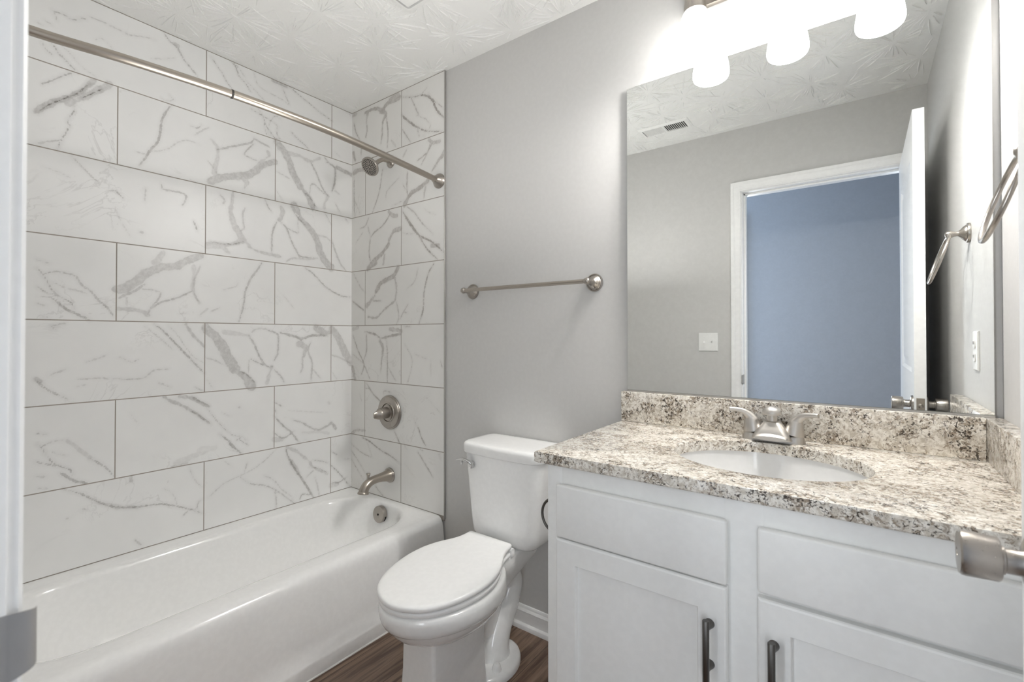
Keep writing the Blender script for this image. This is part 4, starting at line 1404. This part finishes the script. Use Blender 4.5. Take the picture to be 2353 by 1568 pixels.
# ------------------------------------------------------------------ faucet
FX, FYY = -0.2045, 1.528
t = thing('faucet', 'brushed nickel two-handle faucet behind the oval sink', 'faucet', (FX, FYY, KZ))
b = bmesh.new()
rings = []
for z, hx, hy in ((KZ, 0.079, 0.0275), (KZ + 0.004, 0.079, 0.0275), (KZ + 0.012, 0.0765, 0.0255), (KZ + 0.019, 0.0745, 0.0240), (KZ + 0.0225, 0.071, 0.021), (KZ + 0.0235, 0.062, 0.014)):
    P = rrect(FX - hx, FX + hx, FYY - hy, FYY + hy, hy - 0.002, z, 10, 10)
    for p in P:       # waisted between the handle seats
        u_ = abs(p.x - FX) / 0.079
        k = 1 - 0.0 * u_
        p.y = FYY + (p.y - FYY) * k
        if p.z > KZ + 0.015:
            p.z -= 0.006 * max(0.0, 1 - abs(u_ - 0.45) / 0.25)
    rings.append(P)
loft(b, rings)
obj('base', b, 'faucet', t, angle=50)
b = bmesh.new()
rings = []
for z, yc, hx, hy, r in ((KZ + 0.010, 1.507, 0.050, 0.033, 0.016), (KZ + 0.014, 1.505, 0.0485, 0.034, 0.016), (KZ + 0.026, 1.506, 0.041, 0.030, 0.015), (KZ + 0.038, 1.509, 0.033, 0.026, 0.014), (KZ + 0.048, 1.512, 0.0265, 0.022, 0.013), (KZ + 0.055, 1.513, 0.0215, 0.019, 0.012), (KZ + 0.058, 1.513, 0.017, 0.016, 0.012)):
    rings.append(rrect(FX - hx, FX + hx, yc - hy, yc + hy, r, z, 8, 4))
loft(b, rings)
# short spout lip reaching over the bowl
rings = []
for y, z, hx, hz in ((1.49, KZ + 0.020, 0.040, 0.012), (1.472, KZ + 0.0165, 0.0415, 0.0085), (1.466, KZ + 0.0150, 0.040, 0.006)):
    rings.append([Vector((FX + hx * math.cos(2 * math.pi * k / 28), y, z + hz * math.sin(2 * math.pi * k / 28))) for k in range(28)])
loft(b, rings)
obj('spout', b, 'faucet', t, angle=50)
b = bmesh.new()
lathe(b, [(0.0135, 0.0), (0.0130, 0.012), (0.0128, 0.019), (0.0230, 0.0200), (0.0245, 0.0225), (0.0240, 0.028), (0.0208, 0.035), (0.0145, 0.0405), (0.0065, 0.0432), (0, 0.0437)], (FX - 0.001, 1.511, KZ + 0.0555), (0, 0, 1), 36)
obj('lift_knob', b, 'faucet', t)
for s in (-1, 1):
    hx = FX + s * 0.0508
    b = bmesh.new()
    lathe(b, [(0.0255, 0.0), (0.0255, 0.0015), (0.0250, 0.004), (0.0235, 0.014), (0.0205, 0.026), (0.0165, 0.037), (0.0115, 0.046), (0.006, 0.051), (0, 0.052)], (hx, FYY, KZ + 0.0225), (s * 0.16, 0, 1), 32)
    sp = spline([(0.002, 0, 0.052, 0.0175), (0.008, -0.002, 0.062, 0.0140), (0.016, -0.006, 0.0715, 0.0105), (0.027, -0.012, 0.0790, 0.0080), (0.040, -0.018, 0.0820, 0.0068), (0.052, -0.023, 0.0835, 0.0064), (0.060, -0.026, 0.0840, 0.0060)], 5)
    tube(b, [(hx + s * p[0], FYY + p[1], KZ + p[2]) for p in sp], [p[3] for p in sp], 20)
    obj('handle', b, 'faucet', t, angle=50)

# ------------------------------------------------------------------ mirror
b = bmesh.new()
box(b, -0.669, 0.2545, 1.589, 1.595, 1.0075, 2.0804, 0.0012, 1)
t = thing('wall_mirror', 'large frameless wall mirror above the granite backsplash', 'mirror', (-0.207, 1.595, 1.0075))
obj('glass', b, 'mirror', t, angle=20)
b = bmesh.new()
box(b, -0.655, 0.2405, 1.5952, YW, 1.02, 2.066)
obj('backing', b, 'dark', t)
b = bmesh.new()
box(b, -0.669, 0.2545, 1.5878, 1.5960, 1.0028, 1.0074)
obj('bottom_channel', b, 'tile_trim', t)

# ------------------------------------------------------------------ vanity light: bar, three arms, three frosted shades
t = thing('vanity_light', 'three-light vanity fixture with frosted glass shades above the mirror', 'light fixture', (-0.180, YW, 2.30))
b = bmesh.new()
box(b, -0.465, 0.105, YW - 0.022, YW, 2.262, 2.372, 0.006)
obj('back_plate', b, 'nickel_x', t)
LY = 1.495
for lx in (-0.4065, -0.180, 0.0465):
    b = bmesh.new()
    ar = spline([(lx, YW - 0.020, 2.317), (lx, YW - 0.062, 2.325), (lx, LY + 0.012, 2.312), (lx, LY, 2.285), (lx, LY, 2.250)], 5)
    tube(b, ar, 0.0085, 16)
    obj('arm', b, 'nickel', t)
    b = bmesh.new()
    lathe(b, [(0.010, 0.062), (0.024, 0.058), (0.0310, 0.046), (0.0325, 0.020), (0.0330, 0.002), (0.031, 0.0), (0.024, 0.002)], (lx, LY, 2.193), (0, 0, 1), 36)
    obj('cap', b, 'nickel', t)
    b = bmesh.new()
    prof = [(0.0285, 0.131), (0.0335, 0.126), (0.0385, 0.113), (0.0445, 0.094), (0.0500, 0.072), (0.0545, 0.048), (0.0575, 0.027), (0.0578, 0.014), (0.0550, 0.005), (0.0500, 0.0005), (0.046, 0.0)]
    outer = prof + [(0.0445, 0.002), (0.050, 0.008), (0.0535, 0.016), (0.0535, 0.027), (0.0505, 0.048), (0.046, 0.072), (0.0405, 0.094), (0.0345, 0.113), (0.0295, 0.124)]
    lathe(b, outer, (lx, LY, 2.0695), (0, 0, 1), 48, cap0=False, cap1=True)
    o = obj('shade', b, 'shade', t, origin=(lx, LY, 2.0695), angle=60)
    l = bpy.data.lights.new('bulb', 'POINT')
    l.energy = BULB_W
    l.color = (1.0, 0.982, 0.957)
    l.shadow_soft_size = 0.026
    lo = bpy.data.objects.new('bulb', l)
    lo.location = (lx, LY, 2.0815)
    COL.objects.link(lo)

# ------------------------------------------------------------------ towel ring on the right wall
t = thing('towel_ring', 'brushed nickel towel ring on the right wall beside the mirror', 'towel ring', (XR, 1.170, 1.517))
RY, RZ = 1.170, 1.517
b = bmesh.new()
lathe(b, [(0.0300, 0.0), (0.0305, 0.004), (0.0290, 0.0075), (0.0250, 0.0085), (0.0235, 0.012), (0.0200, 0.016), (0.0130, 0.021), (0.0090, 0.026)], (XR, RY, RZ), (-1, 0, 0), 36)
obj('rosette', b, 'nickel', t)
b = bmesh.new()
lathe(b, [(0.0095, 0.022), (0.0075, 0.028), (0.0082, 0.036), (0.0105, 0.040), (0.0115, 0.047), (0.0105, 0.053), (0.006, 0.057), (0, 0.058)], (XR, RY, RZ), (-1, 0, 0), 28)
obj('post', b, 'nickel', t)
b = bmesh.new()
rc = []
RR = 0.0765
tilt = math.radians(18)
top = Vector((XR - 0.0485, RY, RZ - 0.004))
for k in range(56):
    a = 2 * math.pi * k / 56
    h = RR * (math.cos(a) - 1)
    rc.append(top + Vector((h * math.sin(tilt), RR * math.sin(a), h * math.cos(tilt))))
tube(b, rc, 0.0046, 14, closed=True)
obj('ring', b, 'nickel', t)

# ------------------------------------------------------------------ toilet paper holder on the cabinet side
t = thing('toilet_paper_holder', 'dark curved paper holder arm on the left side of the vanity cabinet', 'paper holder', (VX0, 1.10, 0.717))
b = bmesh.new()
arc = [(VX0 - 0.050 * math.sin(math.pi * k / 24) ** 0.85 - 0.002, 1.085, 0.717 + 0.046 * math.cos(math.pi * k / 24)) for k in range(25)]
tube(b, arc, 0.0036, 14)
obj('arm', b, 'gunmetal', t)
for z in (0.763, 0.671):
    b = bmesh.new()
    lathe(b, [(0.0085, 0.0), (0.0085, 0.002), (0.006, 0.0035)], (VX0, 1.085, z), (-1, 0, 0), 20)
    obj('mount', b, 'gunmetal', t)

# ------------------------------------------------------------------ exhaust fan and air register on the ceiling
t = thing('exhaust_fan', 'square white exhaust fan grille on the ceiling above the toilet', 'vent', (-1.265, 1.08, ZC))
ex0, ex1, ey0, ey1 = -1.405, -1.125, 0.943, 1.223
b = bmesh.new()
rr = lambda i, z, r: rrect(ex0 + i, ex1 - i, ey0 + i, ey1 - i, r, z, 5, 2)
loft(b, [rr(0, ZC, 0.012), rr(0.0, ZC - 0.004, 0.012), rr(0.003, ZC - 0.010, 0.012), rr(0.022, ZC - 0.017, 0.010), rr(0.026, ZC - 0.017, 0.008), rr(0.028, ZC - 0.008, 0.006)], cap0=True, cap1=False)
obj('frame', b, 'plastic', t, angle=30)
b = bmesh.new()
loft(b, [rr(0.028, ZC - 0.006, 0.006), rr(0.120, ZC - 0.006, 0.006)])
obj('opening', b, 'dark', t)
b = bmesh.new()
loft(b, [rr(0.034, ZC - 0.009, 0.006), rr(0.034, ZC - 0.016, 0.006), rr(0.037, ZC - 0.0185, 0.005), rr(0.125, ZC - 0.0185, 0.005)])
obj('cover', b, 'plastic', t, angle=30)

t = thing('ceiling_register', 'white louvered air register on the ceiling seen in the mirror', 'vent', (-0.95, 0.345, ZC))
gx0, gx1, gy0, gy1 = -1.100, -0.800, 0.275, 0.415
b = bmesh.new()
rg = lambda i, z: rrect(gx0 + i, gx1 - i, gy0 + i, gy1 - i, 0.003, z, 2, 2)
loft(b, [rg(0, ZC), rg(0, ZC - 0.003), rg(0.012, ZC - 0.010), rg(0.024, ZC - 0.010), rg(0.026, ZC - 0.002)], cap1=False)
obj('frame', b, 'plastic', t, angle=20)
obj('duct', bxm(gx0 + 0.026, gx1 - 0.026, gy0 + 0.026, gy1 - 0.026, ZC - 0.002, ZC - 0.0005), 'dark', t)
for k in range(22):
    x = gx0 + 0.030 + (gx1 - gx0 - 0.060) * (k + 0.5) / 22
    s = 1 if k < 11 else -1
    b = bmesh.new()
    w, h = 0.0052, 0.0036
    P = [Vector((x - w * s * 0.9, 0, ZC - 0.0105 + (0.0 if True else 0))), Vector((x - w * s * 0.9 + 0.0012, 0, ZC - 0.0105)), Vector((x + w * s * 0.9 + 0.0012, 0, ZC - 0.003)), Vector((x + w * s * 0.9, 0, ZC - 0.003))]
    loft(b, [[p + Vector((0, gy0 + 0.022, 0)) for p in P], [p + Vector((0, gy1 - 0.022, 0)) for p in P]])
    obj('louver', b, 'plastic', t, smooth_shade=False)
b = bmesh.new()
box(b, -0.954, -0.946, gy0 + 0.022, gy1 - 0.022, ZC - 0.0108, ZC - 0.002)
obj('divider', b, 'plastic', t)

# ------------------------------------------------------------------ switch plate on the front wall, outlet on the right wall
t = thing('light_switch', 'white double toggle switch plate beside the door casing', 'switch', (-0.774, YF, 1.160))
b = bmesh.new()
loft(b, [[Vector((x, YF + yy, z)) for x, z in ((-0.774 - 0.0575 + i, 1.1605 - 0.0575 + i), (-0.774 + 0.0575 - i, 1.1605 - 0.0575 + i), (-0.774 + 0.0575 - i, 1.1605 + 0.0575 - i), (-0.774 - 0.0575 + i, 1.1605 + 0.0575 - i))]
         for i, yy in ((0, 0), (0, 0.0025), (0.003, 0.0055), (0.006, 0.0060))])
obj('plate', b, 'plastic', t, angle=20)
for x, up in ((-0.797, -1), (-0.751, 1)):
    b = bmesh.new()
    box(b, x - 0.0050, x + 0.0050, YF + 0.0060, YF + 0.0070, 1.1605 - 0.0120, 1.1605 + 0.0120, 0.0004, 1)
    rings = [[Vector((x + sx * 0.0040, YF + 0.0065, 1.1605 + sz * 0.0075)) for sx, sz in ((-1, -1), (1, -1), (1, 1), (-1, 1))],
             [Vector((x + sx * 0.0032, YF + 0.0170, 1.1605 + up * 0.0075 + sz * 0.0030)) for sx, sz in ((-1, -1), (1, -1), (1, 1), (-1, 1))]]
    loft(b, rings)
    obj('toggle', b, 'plastic', t, angle=20)
for x in (-0.797, -0.751):
    for z in (1.1605 - 0.030, 1.1605 + 0.030):
        b = bmesh.new()
        lathe(b, [(0.0030, 0.0), (0.0030, 0.0010), (0.0018, 0.0016), (0, 0.0016)], (x, YF + 0.0058, z), (0, 1, 0), 12)
        obj('screw', b, 'plastic', t)

t = thing('wall_outlet', 'white duplex outlet on the right wall above the side splash', 'outlet', (XR, 1.272, 1.155))
b = bmesh.new()
loft(b, [[Vector((XR - xx, y, z)) for y, z in ((1.272 - 0.035 + i, 1.155 - 0.0575 + i), (1.272 + 0.035 - i, 1.155 - 0.0575 + i), (1.272 + 0.035 - i, 1.155 + 0.0575 - i), (1.272 - 0.035 + i, 1.155 + 0.0575 - i))]
         for i, xx in ((0, 0), (0, 0.0025), (0.003, 0.0055), (0.006, 0.0060))])
obj('plate', b, 'plastic', t, angle=20)
for z in (1.155 - 0.0195, 1.155 + 0.0195):
    b = bmesh.new()
    rings = []
    for xx, s in ((0.0055, 1.0), (0.0075, 1.0), (0.0082, 0.94)):
        rings.append([Vector((XR - xx, 1.272 + 0.0165 * s * max(-0.96, min(0.96, 1.15 * math.cos(a))), z + 0.0145 * s * max(-0.9, min(0.9, 1.1 * math.sin(a))))) for a in [2 * math.pi * k / 28 for k in range(28)]])
    loft(b, rings)
    rc_ = obj('receptacle', b, 'plastic', t, angle=30)
    for dy in (-0.0063, 0.0063):
        obj('slot', bxm(XR - 0.0088, XR - 0.0078, 1.272 + dy - 0.0011, 1.272 + dy + 0.0011, z - 0.001, z + 0.0075), 'dark', rc_)

# ------------------------------------------------------------------ open door with knobs, strike plate on the jamb
DT, DY0, DY1, DZ0, DZ1 = 0.035, 0.080, 0.848, 0.012, 2.056
d = thing('door_1', 'white panelled door standing open against the right wall', 'door', (0.176, DY0, 0))
d['kind'] = 'structure'
b = bmesh.new()
dx0, dx1 = 0.158, 0.193
panels = [(DY0 + 0.115, DY1 - 0.115, 1.055, 1.895), (DY0 + 0.115, DY1 - 0.115, 0.235, 0.855)]
ys = [DY0, panels[0][0], panels[0][1], DY1]
zs_ = [DZ0, 0.235, 0.855, 1.055, 1.895, DZ1]
for x, s in ((dx0, 1), (dx1, -1)):
    grid = [[b.verts.new((x, y, z)) for y in ys] for z in zs_]
    for i in range(5):
        for j in range(3):
            if j == 1 and i in (1, 3):
                continue
            b.faces.new((grid[i][j], grid[i][j + 1], grid[i + 1][j + 1], grid[i + 1][j]))
    for y0, y1, z0, z1 in panels:
        def rect(i, dd):
            return [Vector((x + s * dd, y0 + i, z0 + i)), Vector((x + s * dd, y1 - i, z0 + i)), Vector((x + s * dd, y1 - i, z1 - i)), Vector((x + s * dd, y0 + i, z1 - i))]
        loft(b, [rect(0, 0), rect(0.004, 0.003), rect(0.012, 0.0085), rect(0.020, 0.009), rect(0.034, 0.009), rect(0.050, 0.0035), rect(0.056, 0.003)], cap0=False)
# edges
for q in (((dx0, DY0), (dx1, DY0)), ((dx0, DY1), (dx1, DY1))):
    for i in range(5):
        b.faces.new([b.verts.new((q[0][0], q[0][1], zs_[i])), b.verts.new((q[1][0], q[1][1], zs_[i])), b.verts.new((q[1][0], q[1][1], zs_[i + 1])), b.verts.new((q[0][0], q[0][1], zs_[i + 1]))])
for z in (DZ0, DZ1):
    for j in range(3):
        b.faces.new([b.verts.new((dx0, ys[j], z)), b.verts.new((dx1, ys[j], z)), b.verts.new((dx1, ys[j + 1], z)), b.verts.new((dx0, ys[j + 1], z))])
bmesh.ops.remove_doubles(b, verts=b.verts[:], dist=1e-5)
obj('door_leaf', b, 'door', d, angle=20)
KY, KZn = DY1 - 0.062, 0.936
for x, s in ((dx0, -1), (dx1, 1)):
    b = bmesh.new()
    lathe(b, [(0.0325, 0.0), (0.0325, 0.003), (0.030, 0.007), (0.024, 0.0095), (0.0150, 0.0105), (0.0140, 0.013), (0.0140, 0.0255), (0.0160, 0.0265), (0.0160, 0.0285), (0.0235, 0.0300), (0.0250, 0.0320), (0.0262, 0.060), (0.0258, 0.0635), (0.0240, 0.0655), (0.010, 0.0665), (0.0055, 0.0665), (0.005, 0.0655), (0, 0.0655)], (x, KY, KZn), (s, 0, 0), 48)
    k = obj('door_knob', b, 'nickel', d, angle=35)
b = bmesh.new()
box(b, dx0 + 0.0055, dx1 - 0.0055, DY1, DY1 + 0.0018, KZn - 0.0285, KZn + 0.0285, 0.0006, 1)
lp = obj('latch_plate', b, 'nickel', d)
b = bmesh.new()
lathe(b, [(0.0085, 0.0), (0.0085, 0.006), (0.004, 0.011), (0, 0.011)], (0.1755, DY1 + 0.0016, KZn), (0, 1, 0), 20)
obj('latch_bolt', b, 'nickel', lp)
for z in (0.28, 1.05, 1.82):
    b = bmesh.new()
    lathe(b, [(0.0065, -0.045), (0.0065, 0.045)], (0.1985, DY0 - 0.004, z), (0, 0, 1), 16)
    obj('hinge', b, 'nickel', d)

t = thing('strike_plate', 'dark brushed metal strike plate on the left door jamb', 'strike plate', (DX0, 0.062, 0.936))
b = bmesh.new()
sec = [(DX0 - 0.0002, 0.034), (DX0 - 0.0002, YF - 0.004), (DX0 + 0.0004, YF + 0.002), (DX0 + 0.0010, 0.0755), (DX0 + 0.0008, 0.0805), (DX0 - 0.0012, 0.0838), (DX0 - 0.0050, 0.0852)]
sec_ = spline(sec, 4)
hz = []
rings = []
for i, p in enumerate(sec_):
    q = i / (len(sec_) - 1)
    h = 0.0290 if q < 0.35 else 0.0290 - 0.0018 * (q - 0.35) / 0.65
    hz.append(h)
top_, bot_ = [], []
front = []
for p, h in zip(sec_, hz):
    q = max(0.0, (p[1] - 0.052) / 0.034)
    lower = h * (1 - 0.26 * q ** 2.2)
    upper = h * (1 - 0.02 * q)
    front.append([Vector((p[0] + 0.0012, p[1], KZn - lower + (upper + lower) * k / 8)) for k in range(9)] + [Vector((p[0], p[1], KZn - lower + (upper + lower) * k / 8)) for k in range(8, -1, -1)])
loft(b, front)
obj('plate', b, 'strike', t, angle=40)
for z in (-0.020, 0.020):
    b = bmesh.new()
    lathe(b, [(0.0042, 0.0), (0.0038, 0.0012), (0.0015, 0.0012), (0, 0.0006)], (DX0 + 0.0009, 0.047, KZn + z), (1, 0, 0), 16)
    obj('screw', b, 'nickel', t)
bpy.context.view_layer.update()
